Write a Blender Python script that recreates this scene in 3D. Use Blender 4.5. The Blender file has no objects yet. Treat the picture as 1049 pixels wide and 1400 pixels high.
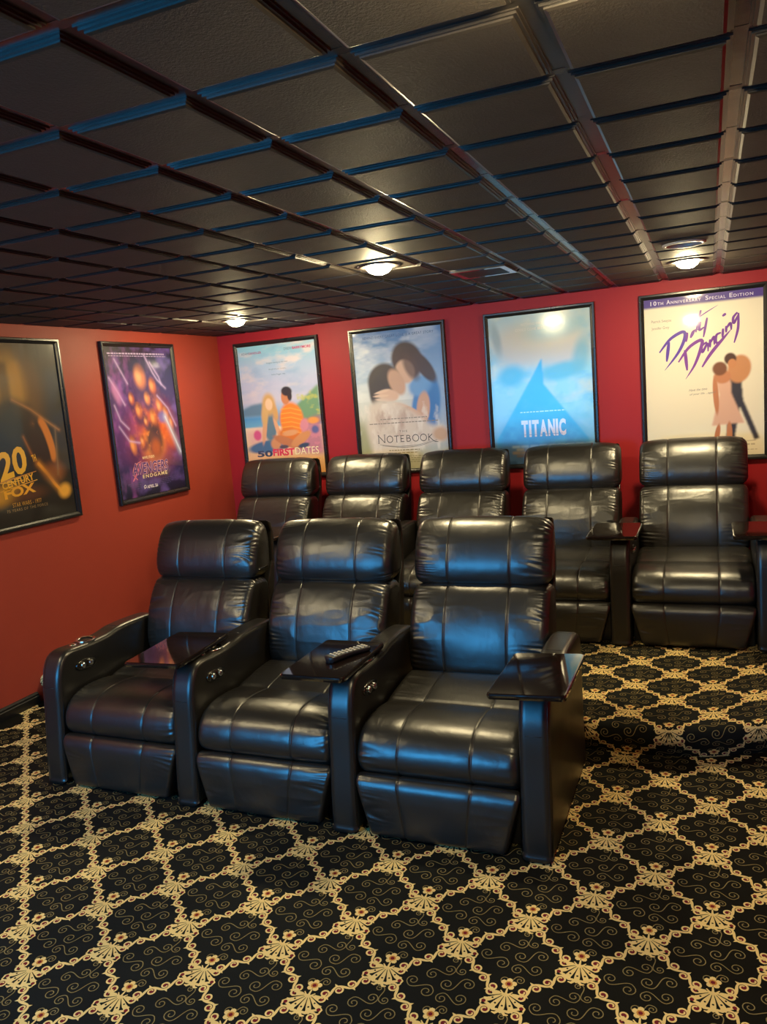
import bpy, bmesh, math, random
import numpy as np
from mathutils import Matrix, Vector
PI = math.pi
sc = bpy.context.scene
COL = sc.collection

# ------------------------------------------------------------------ camera, world, exposure
CAM = Vector((3.57824, -5.33211, 1.58924))
RC = ((0.92165, 0.3795, -0.08089), (-0.01682, -0.1692, -0.98544), (-0.38766, 0.90959, -0.14956))  # right, down, forward
cd = bpy.data.cameras.new('camera')
cam = bpy.data.objects.new('camera', cd)
COL.objects.link(cam)
r_, d_, f_ = RC
cam.matrix_world = Matrix(((r_[0], -d_[0], -f_[0], CAM.x), (r_[1], -d_[1], -f_[1], CAM.y), (r_[2], -d_[2], -f_[2], CAM.z), (0, 0, 0, 1)))
cd.sensor_fit = 'HORIZONTAL'
cd.sensor_width = 36.0
cd.lens = 36.0 * 1065.31 / 1049.0
cd.clip_start = 0.05
sc.camera = cam
w = bpy.data.worlds.new('world')
sc.world = w
w.use_nodes = True
w.node_tree.nodes['Background'].inputs[0].default_value = (0.9, 0.8, 0.7, 1)
w.node_tree.nodes['Background'].inputs[1].default_value = 0.0
sc.view_settings.view_transform = 'Standard'
sc.view_settings.look = 'None'
sc.view_settings.gamma = 1.0
sc.view_settings.use_curve_mapping = False
sc.view_settings.exposure = 2.55
sc.cycles.use_denoising = True
sc.cycles.max_bounces = 8
sc.cycles.diffuse_bounces = 5
sc.cycles.glossy_bounces = 4
sc.cycles.sample_clamp_indirect = 4.0
LAMP_E = 105.0          # emission of the downlight bulbs
LAMP_C = (1.0, 0.81, 0.45)
SCREEN_E = 4.1          # emission of the projected picture
SCREEN_C = (0.03, 0.34, 0.80)

# room: x right along the back wall, y towards the back wall (y = 0), z up
RW, RF, RH = 4.85, -6.75, 2.14
GX, GY, GT = 2.42, -4.675, 0.3048        # ceiling grid
PH = 0.15                                 # height of the platform

# ------------------------------------------------------------------ materials
def nmat(name):
    m = bpy.data.materials.new(name)
    m.use_nodes = True
    return m, m.node_tree, m.node_tree.nodes['Principled BSDF']

def N(nt, t, **kw):
    n = nt.nodes.new(t)
    for k, v in kw.items():
        if k in n.inputs: n.inputs[k].default_value = v
        else: setattr(n, k, v)
    return n

def pmat(name, col, rough=0.5, spec=0.5, metal=0.0, bump=None, coat=0.0, var=0.0, coat_rough=0.04, rvar=0.0):
    """bump: (scale, strength, distance, stretch xyz)"""
    m, nt, b = nmat(name)
    b.inputs['Base Color'].default_value = (*col, 1)
    b.inputs['Roughness'].default_value = rough
    b.inputs['Specular IOR Level'].default_value = spec
    b.inputs['Metallic'].default_value = metal
    b.inputs['Coat Weight'].default_value = coat
    b.inputs['Coat Roughness'].default_value = coat_rough
    tc = N(nt, 'ShaderNodeTexCoord')
    if bump:
        s, st, dist, strv = bump
        mp = N(nt, 'ShaderNodeMapping'); mp.inputs['Scale'].default_value = strv
        nt.links.new(tc.outputs['Object'], mp.inputs[0])
        nz = N(nt, 'ShaderNodeTexNoise', Scale=s, Detail=3.0, Roughness=0.6)
        nt.links.new(mp.outputs[0], nz.inputs['Vector'])
        bp = N(nt, 'ShaderNodeBump', Strength=st, Distance=dist)
        nt.links.new(nz.outputs[0], bp.inputs['Height'])
        nt.links.new(bp.outputs[0], b.inputs['Normal'])
    if var or rvar:
        n2 = N(nt, 'ShaderNodeTexNoise', Scale=7.0, Detail=4.0)
        nt.links.new(tc.outputs['Object'], n2.inputs['Vector'])
        if var:
            mr = N(nt, 'ShaderNodeMapRange'); mr.inputs[3].default_value = 1 - var; mr.inputs[4].default_value = 1 + var
            nt.links.new(n2.outputs[0], mr.inputs[0])
            hs = N(nt, 'ShaderNodeHueSaturation'); hs.inputs['Color'].default_value = (*col, 1)
            nt.links.new(mr.outputs[0], hs.inputs['Value'])
            nt.links.new(hs.outputs[0], b.inputs['Base Color'])
        if rvar:
            m2 = N(nt, 'ShaderNodeMapRange'); m2.inputs[3].default_value = rough - rvar; m2.inputs[4].default_value = rough + rvar
            nt.links.new(n2.outputs[0], m2.inputs[0])
            nt.links.new(m2.outputs[0], b.inputs['Roughness'])
    return m

def emat(name, col, e):
    m, nt, b = nmat(name)
    b.inputs['Base Color'].default_value = (0, 0, 0, 1)
    b.inputs['Emission Color'].default_value = (*col, 1)
    b.inputs['Emission Strength'].default_value = e
    return m

M = {}
M['left_wall'] = pmat('red vinyl wallcovering', (0.37, 0.052, 0.030), 0.5, 0.35, bump=(260, 0.5, 0.0015, (1, 1, 0.22)), var=0.05)
M['red_wall'] = pmat('crimson wall paint', (0.36, 0.012, 0.018), 0.55, 0.35, bump=(180, 0.12, 0.001, (1, 1, 1)))
M['dark_wall'] = pmat('dark wall paint', (0.16, 0.012, 0.016), 0.6, 0.3, bump=(180, 0.1, 0.001, (1, 1, 1)))
M['tile'] = pmat('black textured ceiling tile', (0.046, 0.036, 0.027), 0.66, 0.4, bump=(190, 0.7, 0.003, (1, 1, 1)), rvar=0.06)
M['tile_edge'] = pmat('black painted tile edge', (0.028, 0.023, 0.019), 0.3, 0.6, bump=(60, 0.2, 0.001, (1, 1, 1)))
M['tee'] = pmat('glossy black ceiling tee', (0.06, 0.048, 0.040), 0.22, 0.7, bump=(9, 0.3, 0.003, (1, 1, 1)))
M['carpet'] = pmat('black carpet pile', (0.0095, 0.0105, 0.0095), 0.95, 0.15, bump=(700, 0.6, 0.002, (1, 1, 1)), var=0.3)
M['gold'] = pmat('gold carpet yarn', (0.84, 0.64, 0.27), 0.95, 0.1, bump=(700, 0.6, 0.002, (1, 1, 1)), var=0.14)
M['orange'] = pmat('orange carpet yarn', (0.60, 0.26, 0.06), 0.95, 0.1, bump=(700, 0.6, 0.002, (1, 1, 1)), var=0.14)
M['dullgold'] = pmat('dull gold carpet yarn', (0.25, 0.20, 0.09), 0.95, 0.1, bump=(700, 0.6, 0.002, (1, 1, 1)), var=0.3)
M['burgundy'] = pmat('burgundy carpet yarn', (0.17, 0.016, 0.026), 0.95, 0.1, bump=(700, 0.6, 0.002, (1, 1, 1)), var=0.2)
M['baseboard'] = pmat('black baseboard paint', (0.012, 0.011, 0.011), 0.3, 0.5, rvar=0.05)
M['frame'] = pmat('black frame lacquer', (0.012, 0.012, 0.013), 0.28, 0.6, rvar=0.04)
M['trayblack'] = pmat('black tray lacquer', (0.010, 0.006, 0.005), 0.06, 0.55, coat=0.6, rvar=0.01)
M['metal'] = pmat('polished chrome', (0.75, 0.73, 0.7), 0.14, 0.5, metal=1.0, rvar=0.03)
M['plastic'] = pmat('black satin plastic', (0.015, 0.015, 0.017), 0.35, 0.5, rvar=0.05)
M['darkmetal'] = pmat('gunmetal plate', (0.12, 0.115, 0.11), 0.18, 0.5, metal=1.0, rvar=0.03)
M['button'] = pmat('grey rubber button', (0.5, 0.47, 0.40), 0.5, 0.4, rvar=0.05)
M['trim'] = pmat('dark bronze lamp trim', (0.05, 0.042, 0.035), 0.35, 0.5, rvar=0.05)
M['can'] = pmat('pale lamp reflector', (0.62, 0.56, 0.46), 0.35, 0.5, rvar=0.05)
M['vent'] = pmat('dark glossy vent enamel', (0.05, 0.05, 0.052), 0.10, 1.0, rvar=0.02)
M['void'] = pmat('near black shade backing', (0.006, 0.006, 0.006), 0.8, 0.2, var=0.1)  # duct shade put into a near-black colour; also cup wells, backing boards
M['bulb'] = emat('lit warm bulb', LAMP_C, LAMP_E)
M['bulboff'] = pmat('frosted bulb glass', (0.7, 0.66, 0.58), 0.3, 0.5, rvar=0.05)

def leather():
    m, nt, b = nmat('black leather')
    b.inputs['Base Color'].default_value = (0.0135, 0.0118, 0.0098, 1)
    b.inputs['Specular IOR Level'].default_value = 0.95
    tc = N(nt, 'ShaderNodeTexCoord')
    n1 = N(nt, 'ShaderNodeTexNoise', Scale=5.0, Detail=4.0)
    nt.links.new(tc.outputs['Object'], n1.inputs['Vector'])
    mr = N(nt, 'ShaderNodeMapRange'); mr.inputs[3].default_value = 0.28; mr.inputs[4].default_value = 0.38
    nt.links.new(n1.outputs[0], mr.inputs[0]); nt.links.new(mr.outputs[0], b.inputs['Roughness'])
    v = N(nt, 'ShaderNodeTexVoronoi', Scale=420.0)
    nt.links.new(tc.outputs['Object'], v.inputs['Vector'])
    bp = N(nt, 'ShaderNodeBump', Strength=0.10, Distance=0.0012)
    nt.links.new(v.outputs['Distance'], bp.inputs['Height'])
    mp = N(nt, 'ShaderNodeMapping'); mp.inputs['Scale'].default_value = (1.0, 0.55, 0.55)
    nt.links.new(tc.outputs['Object'], mp.inputs[0])
    n2 = N(nt, 'ShaderNodeTexNoise', Scale=11.0, Detail=5.0, Distortion=1.6)
    nt.links.new(mp.outputs[0], n2.inputs['Vector'])
    b2 = N(nt, 'ShaderNodeBump', Strength=0.15, Distance=0.012)
    nt.links.new(n2.outputs[0], b2.inputs['Height']); nt.links.new(bp.outputs[0], b2.inputs['Normal'])
    nt.links.new(b2.outputs[0], b.inputs['Normal'])
    return m
M['leather'] = leather()
M['armleather'] = pmat('smooth black leather', (0.013, 0.0115, 0.0098), 0.33, 0.8, bump=(420, 0.15, 0.0008, (1, 1, 1)), rvar=0.04)

# ------------------------------------------------------------------ helpers
def tag(o, label=None, cat=None, group=None, kind=None):
    if label: o['label'] = label
    if cat: o['category'] = cat
    if group: o['group'] = group
    if kind: o['kind'] = kind
    return o

def empty(name, loc=(0, 0, 0), rz=0.0, label=None, cat=None, group=None):
    o = bpy.data.objects.new(name, None)
    COL.objects.link(o)
    o.location = loc
    o.rotation_euler = (0, 0, rz)
    o.empty_display_size = 0.1
    return tag(o, label, cat, group)

def link(name, me, mats, parent=None, smooth=False, label=None):
    for m in (mats if isinstance(mats, (list, tuple)) else [mats]):
        me.materials.append(m)
    o = bpy.data.objects.new(name, me)
    COL.objects.link(o)
    if parent: o.parent = parent
    if smooth: me.polygons.foreach_set('use_smooth', [True] * len(me.polygons))
    if label: o['label'] = label
    return o

def mesh_np(name, V, F, MI=None):
    """V (n,3), F list of faces"""
    me = bpy.data.meshes.new(name)
    me.from_pydata([tuple(v) for v in V], [], [tuple(f) for f in F])
    if MI is not None: me.polygons.foreach_set('material_index', MI)
    me.update()
    return me

def bm_obj(name, bm, mats, parent=None, smooth=False, label=None, bevel=0.0, segs=2):
    if bevel:
        bmesh.ops.bevel(bm, geom=list(bm.edges), offset=bevel, segments=segs, profile=0.6, affect='EDGES', clamp_overlap=True)
    me = bpy.data.meshes.new(name)
    bm.to_mesh(me); bm.free()
    return link(name, me, mats, parent, smooth, label)

def box(bm, x0, x1, y0, y1, z0, z1, mi=0):
    vs = [bm.verts.new(p) for p in ((x0, y0, z0), (x1, y0, z0), (x1, y1, z0), (x0, y1, z0), (x0, y0, z1), (x1, y0, z1), (x1, y1, z1), (x0, y1, z1))]
    for f in ((0, 3, 2, 1), (4, 5, 6, 7), (0, 1, 5, 4), (1, 2, 6, 5), (2, 3, 7, 6), (3, 0, 4, 7)):
        bm.faces.new([vs[i] for i in f]).material_index = mi

def lathe(bm, prof, n=40, c=(0, 0, 0), mi=0, close=False):
    rings = []
    for r, z in prof:
        if r < 1e-6: rings.append([bm.verts.new((c[0], c[1], c[2] + z))])
        else: rings.append([bm.verts.new((c[0] + r * math.cos(2 * PI * k / n), c[1] + r * math.sin(2 * PI * k / n), c[2] + z)) for k in range(n)])
    for a, b in zip(rings, rings[1:]):
        for k in range(n):
            k2 = (k + 1) % n
            if len(a) == 1: f = [a[0], b[k2], b[k]]
            elif len(b) == 1: f = [a[k], a[k2], b[0]]
            else: f = [a[k], a[k2], b[k2], b[k]]
            bm.faces.new(f).material_index = mi

def copy_tree(o, parent=None):
    c = o.copy()
    COL.objects.link(c)
    if parent: c.parent = parent
    for ch in list(o.children): copy_tree(ch, c)
    return c

def catmull(pts, n, closed=True):
    P = np.array(pts, float); k = len(P); out = []
    segs = k if closed else k - 1
    for i in range(segs):
        if closed: p0, p1, p2, p3 = P[(i - 1) % k], P[i], P[(i + 1) % k], P[(i + 2) % k]
        else: p0, p1, p2, p3 = P[max(i - 1, 0)], P[i], P[i + 1], P[min(i + 2, k - 1)]
        # centripetal-ish: plain uniform with tension
        for t in np.linspace(0, 1, 12, endpoint=False):
            out.append(0.5 * ((2 * p1) + (-p0 + p2) * t + (2 * p0 - 5 * p1 + 4 * p2 - p3) * t * t + (-p0 + 3 * p1 - 3 * p2 + p3) * t ** 3))
    if not closed: out.append(P[-1])
    out = np.array(out)
    Q = np.vstack([out, out[:1]]) if closed else out
    s = np.concatenate([[0], np.cumsum(np.linalg.norm(np.diff(Q, axis=0), axis=1))])
    t = np.linspace(0, s[-1], n, endpoint=not closed)
    return np.stack([np.interp(t, s, Q[:, 0]), np.interp(t, s, Q[:, 1])], 1)

class Noise2:
    def __init__(self, seed): self.g = np.random.RandomState(seed).rand(256, 256)
    def at(self, x, y):
        x0 = np.floor(x).astype(int); y0 = np.floor(y).astype(int)
        fx = x - x0; fy = y - y0
        fx = fx * fx * (3 - 2 * fx); fy = fy * fy * (3 - 2 * fy)
        g = lambda i, j: self.g[i % 256, j % 256]
        return (g(x0, y0) * (1 - fx) + g(x0 + 1, y0) * fx) * (1 - fy) + (g(x0, y0 + 1) * (1 - fx) + g(x0 + 1, y0 + 1) * fx) * fy
    def fbm(self, x, y, o=4):
        s = 0; a = 0.5
        for k in range(o):
            s = s + a * self.at(x * 2 ** k + 17.3 * k, y * 2 ** k + 5.1 * k); a *= 0.5
        return s
    def ridge(self, x, y, o=2):
        s = 0; a = 1.0; t = 0
        for k in range(o):
            s = s + a * (1 - np.abs(2 * self.at(x * 2 ** k + 31.7 * k, y * 2 ** k + 9.4 * k) - 1)) ** 2; t += a; a *= 0.5
        return s / t

def cushion(name, prof, half, rnd, seams=(), seed=1, wr=0.0, gather=0.0, crown=0.0, n=110, nu=56, taper=None, diag=0.0, front=None, groove=0.0028):
    """an upholstered roll: side profile (y, z) lofted along x, ends rounded by an inset, stitched grooves at x = seams"""
    P = catmull(prof, n)
    T = np.roll(P, -1, 0) - np.roll(P, 1, 0)
    T /= np.linalg.norm(T, axis=1)[:, None] + 1e-9
    area = 0.5 * np.sum(P[:, 0] * np.roll(P[:, 1], -1) - np.roll(P[:, 0], -1) * P[:, 1])
    Nn = np.stack([T[:, 1], -T[:, 0]], 1) * (1 if area > 0 else -1)
    xs = list(np.linspace(-half + rnd, half - rnd, nu))
    th = np.linspace(0, PI / 2, 10)
    xs += [half - rnd + rnd * math.sin(t) for t in th[1:]] + [-half + rnd - rnd * math.sin(t) for t in th[1:]]
    for s in seams: xs += [s - 0.008, s - 0.004, s - 0.0018, s, s + 0.0018, s + 0.004, s + 0.008]
    xs = np.array(sorted(xs))
    keep = [0]
    for i in range(1, len(xs)):
        if xs[i] - xs[keep[-1]] > 0.0008: keep.append(i)
    xs = xs[keep]
    X, S = np.meshgrid(xs, np.arange(n) / n, indexing='ij')
    ax = np.abs(xs)
    t = np.clip((ax - (half - rnd)) / rnd, 0, 1)
    inset = rnd * (1 - np.sqrt(np.maximum(1 - t * t, 0))) * 0.92 + crown * (ax / half) ** 5
    ins = np.repeat(inset[:, None], n, 1)
    for s in seams: ins += groove * np.exp(-((X - s) / 0.0028) ** 2) + 0.0014 * np.exp(-((X - s) / 0.02) ** 2)
    nz = Noise2(seed)
    L = np.sum(np.linalg.norm(np.roll(P, -1, 0) - P, axis=1))
    SV = S * L
    fade = np.clip((half - np.abs(X)) / 0.03, 0, 1)
    if wr:
        q = X * (0.55 if diag == 0 else 1.0)
        rd = nz.ridge(q * 7 + diag * SV * 6 + 3.1, SV * 15 - diag * X * 5 + 50, 2) ** 1.6
        msk = nz.fbm(X * 4.5 + 80, SV * 4.5 + 20, 2) * 1.5
        edge = 0.45 + 0.9 * (np.abs(X) / half) ** 3
        ins -= wr * (rd * np.clip(msk - 0.25, 0, 1) * edge * 1.5 + 0.35 * (nz.fbm(X * 9 + 11, SV * 9 + 3, 3) - 0.5)) * fade
    if gather:
        g = np.exp(-((half - np.abs(X)) / (0.045 + 0.05 * nz.at(SV * 30 + 9, X * 0 + np.sign(X) * 7))) ** 2) * np.clip((half - np.abs(X)) / 0.02, 0, 1)
        ph = SV * 260 + 22 * nz.at(SV * 14 + 3, X * 5 + np.sign(X) * 9) + X * 20
        am = nz.at(SV * 22 + 40 + np.sign(X) * 13, X * 3)
        ins += gather * g * (0.5 + 0.5 * np.sin(ph)) ** 1.5 * np.clip(am * 1.7 - 0.35, 0, 1)
    Y = P[None, :, 0] - Nn[None, :, 0] * ins
    Z = P[None, :, 1] - Nn[None, :, 1] * ins
    XX = X.copy()
    if taper: XX = X * taper(Y, Z)
    m = len(xs)
    V = np.stack([XX, Y, Z], -1).reshape(-1, 3)
    F = []
    for i in range(m - 1):
        a = i * n; b = (i + 1) * n
        for j in range(n):
            j2 = (j + 1) % n
            F.append((a + j, a + j2, b + j2, b + j))
    F.append(tuple(range(n - 1, -1, -1)))
    F.append(tuple((m - 1) * n + j for j in range(n)))
    if area > 0: F = [tuple(reversed(f)) for f in F]
    me = mesh_np(name, V, F)
    bm = bmesh.new(); bm.from_mesh(me)
    bmesh.ops.recalc_face_normals(bm, faces=list(bm.faces))
    bm.to_mesh(me); bm.free()
    return me

# ------------------------------------------------------------------ room shell
def struct(name, bm, mats):
    o = bm_obj(name, bm, mats)
    o['kind'] = 'structure'
    return o
TH = 0.12
bm = bmesh.new(); box(bm, -TH, 0, RF - TH, TH, -0.1, RH + 0.12); struct('wall_left', bm, M['left_wall'])
bm = bmesh.new(); box(bm, 0, RW, 0, TH, -0.1, RH + 0.12); struct('wall_back', bm, M['red_wall'])
bm = bmesh.new(); box(bm, RW, RW + TH, RF - TH, TH, -0.1, RH + 0.12); struct('wall_right', bm, M['red_wall'])
bm = bmesh.new(); box(bm, 0, RW, RF - TH, RF, -0.1, RH + 0.12); struct('wall_front', bm, M['dark_wall'])
def baseboard(name, p0, p1, nrm):
    p0 = Vector(p0); p1 = Vector(p1); n = Vector(nrm)
    prof = [(0, 0), (0.016, 0), (0.016, 0.045), (0.012, 0.05), (0.012, 0.060), (0.006, 0.068), (0, 0.07)]
    bm = bmesh.new()
    A = [bm.verts.new(p0 + n * a + Vector((0, 0, z))) for a, z in prof]
    B = [bm.verts.new(p1 + n * a + Vector((0, 0, z))) for a, z in prof]
    for i in range(len(prof)):
        j = (i + 1) % len(prof); bm.faces.new((A[i], A[j], B[j], B[i]))
    bm.faces.new(A[::-1]); bm.faces.new(B)
    bmesh.ops.recalc_face_normals(bm, faces=list(bm.faces))
    struct(name, bm, M['baseboard'])
baseboard('baseboard_left', (0, RF, 0), (0, -2.2, 0), (1, 0, 0))
baseboard('baseboard_right', (RW, RF, 0), (RW, -2.0, 0), (-1, 0, 0))
baseboard('baseboard_front', (0.02, RF, 0), (RW - 0.02, RF, 0), (0, 1, 0))
baseboard('baseboard_back', (0.0, 0, PH), (RW, 0, PH), (0, -1, 0))

# ceiling: tees every second line, scored tiles between
CAN = (GX + 3.5 * GT, GY + 10.5 * GT)      # the unlit recessed lamp
def build_ceiling():
    V = []; F = []; MI = []
    def quad(pts, mi):
        b = len(V); V.extend(pts); F.append(tuple(range(b, b + len(pts)))); MI.append(mi)
    def ring(r0, z0, r1, z1, mi):
        a = [(r0[0], r0[2], z0), (r0[1], r0[2], z0), (r0[1], r0[3], z0), (r0[0], r0[3], z0)]
        b = [(r1[0], r1[2], z1), (r1[1], r1[2], z1), (r1[1], r1[3], z1), (r1[0], r1[3], z1)]
        for k in range(4):
            k2 = (k + 1) % 4; quad([a[k], b[k], b[k2], a[k2]], mi)
    z0, z1, z2, z3 = RH - 0.001, RH + 0.004, RH + 0.008, RH + 0.011
    i0 = -8; i1 = math.ceil((RW - GX) / GT); j0 = math.floor((RF - GY) / GT); j1 = math.ceil(-GY / GT)
    for i in range(i0, i1):
        for j in range(j0, j1):
            xa, xb = GX + i * GT, GX + (i + 1) * GT
            ya, yb = GY + j * GT, GY + (j + 1) * GT
            def rr(d):
                return (max(xa + d, 0.0), min(xb - d, RW), max(ya + d, RF), min(yb - d, 0.0))
            ok = rr(0.03)
            if ok[1] - ok[0] < 0.01 or ok[3] - ok[2] < 0.01:
                continue
            d0, d1, d2, d3 = 0.029, 0.023, 0.017, 0.012
            ring(rr(d3), z3, rr(d3), z2, 1); ring(rr(d3), z2, rr(d2), z2, 1)
            ring(rr(d2), z2, rr(d2), z1, 1); ring(rr(d2), z1, rr(d1), z1, 1)
            ring(rr(d1), z1, rr(d1), z0 + 0.002, 1); ring(rr(d1), z0 + 0.002, rr(d0), z0, 1)
            R = rr(d0)
            cx, cy = (xa + xb) / 2, (ya + yb) / 2
            if abs(cx - CAN[0]) < 0.05 and abs(cy - CAN[1]) < 0.05:
                hx = (R[1] - R[0]) / 2; n = 32
                for k in range(n):
                    pts = []
                    for a in (2 * PI * k / n, 2 * PI * (k + 1) / n):
                        c, s = math.cos(a), math.sin(a); q = hx / max(abs(c), abs(s))
                        pts.append(((cx + q * c, cy + q * s, z0), (cx + 0.076 * c, cy + 0.076 * s, z0)))
                    quad([pts[0][0], pts[0][1], pts[1][1], pts[1][0]], 0)
            else:
                quad([(R[0], R[2], z0), (R[0], R[3], z0), (R[1], R[3], z0), (R[1], R[2], z0)], 0)
    for i in range(i0, i1 + 1):                      # strips along y
        x = GX + i * GT
        if x < 0.02 or x > RW - 0.02: continue
        mi = 2 if i % 2 == 0 else 1
        quad([(x - 0.0125, RF, z3), (x - 0.0125, 0, z3), (x + 0.0125, 0, z3), (x + 0.0125, RF, z3)], mi)
    for j in range(j0, j1 + 1):
        y = GY + j * GT
        if y < RF + 0.02 or y > -0.02: continue
        mi = 2 if j % 2 == 1 else 1
        zz = z3 - 0.0006
        quad([(0, y - 0.0125, zz), (0, y + 0.0125, zz), (RW, y + 0.0125, zz), (RW, y - 0.0125, zz)], mi)
    # slab above
    def lid(z, up):
        quad([(0, RF, z), (RW, RF, z), (RW, 0, z), (0, 0, z)], 0)
    lid(RH + 0.12, True)
    me = mesh_np('ceiling', V, F, MI)
    o = link('ceiling', me, [M['tile'], M['tile_edge'], M['tee']])
    o['kind'] = 'structure'
build_ceiling()

# ------------------------------------------------------------------ carpet pattern
CA, CB = 0.1685, 0.1583
class Pat:
    """flat woven motifs as polygons: (u, v, layer)"""
    def __init__(s): s.V = []; s.F = []; s.MI = []
    def poly(s, pts, layer, mi):
        b = len(s.V); s.V += [(p[0], p[1], layer) for p in pts]
        s.F.append(tuple(range(b, b + len(pts)))); s.MI.append(mi)
    def fan(s, c, pts, layer, mi):
        b = len(s.V); s.V.append((c[0], c[1], layer)); s.V += [(p[0], p[1], layer) for p in pts]
        n = len(pts)
        for k in range(n): s.F.append((b, b + 1 + k, b + 1 + (k + 1) % n)); s.MI.append(mi)
    def strip(s, P, W, layer, mi):
        P = np.array(P, float); n = len(P)
        T = np.gradient(P, axis=0); T /= np.linalg.norm(T, axis=1)[:, None] + 1e-9
        Nn = np.stack([-T[:, 1], T[:, 0]], 1)
        W = np.broadcast_to(np.array(W, float), (n,))[:, None] * 0.5
        A = P + Nn * W; B = P - Nn * W
        b = len(s.V)
        for k in range(n): s.V += [(A[k, 0], A[k, 1], layer), (B[k, 0], B[k, 1], layer)]
        for k in range(n - 1):
            s.F.append((b + 2 * k, b + 2 * k + 1, b + 2 * k + 3, b + 2 * k + 2)); s.MI.append(mi)
    def disc(s, c, r, layer, mi, n=9):
        s.poly([(c[0] + r * math.cos(2 * PI * k / n), c[1] + r * math.sin(2 * PI * k / n)) for k in range(n)], layer, mi)
GOLD, BURG, DULL, ORNG, BLK = 1, 2, 3, 4, 0

def spiral(c, r0, r1, a0, turns, n):
    t = np.linspace(0, 1, n)
    a = a0 + turns * 2 * PI * t; r = r0 + (r1 - r0) * t
    return np.stack([c[0] + r * np.cos(a), c[1] + r * np.sin(a)], 1)

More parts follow.
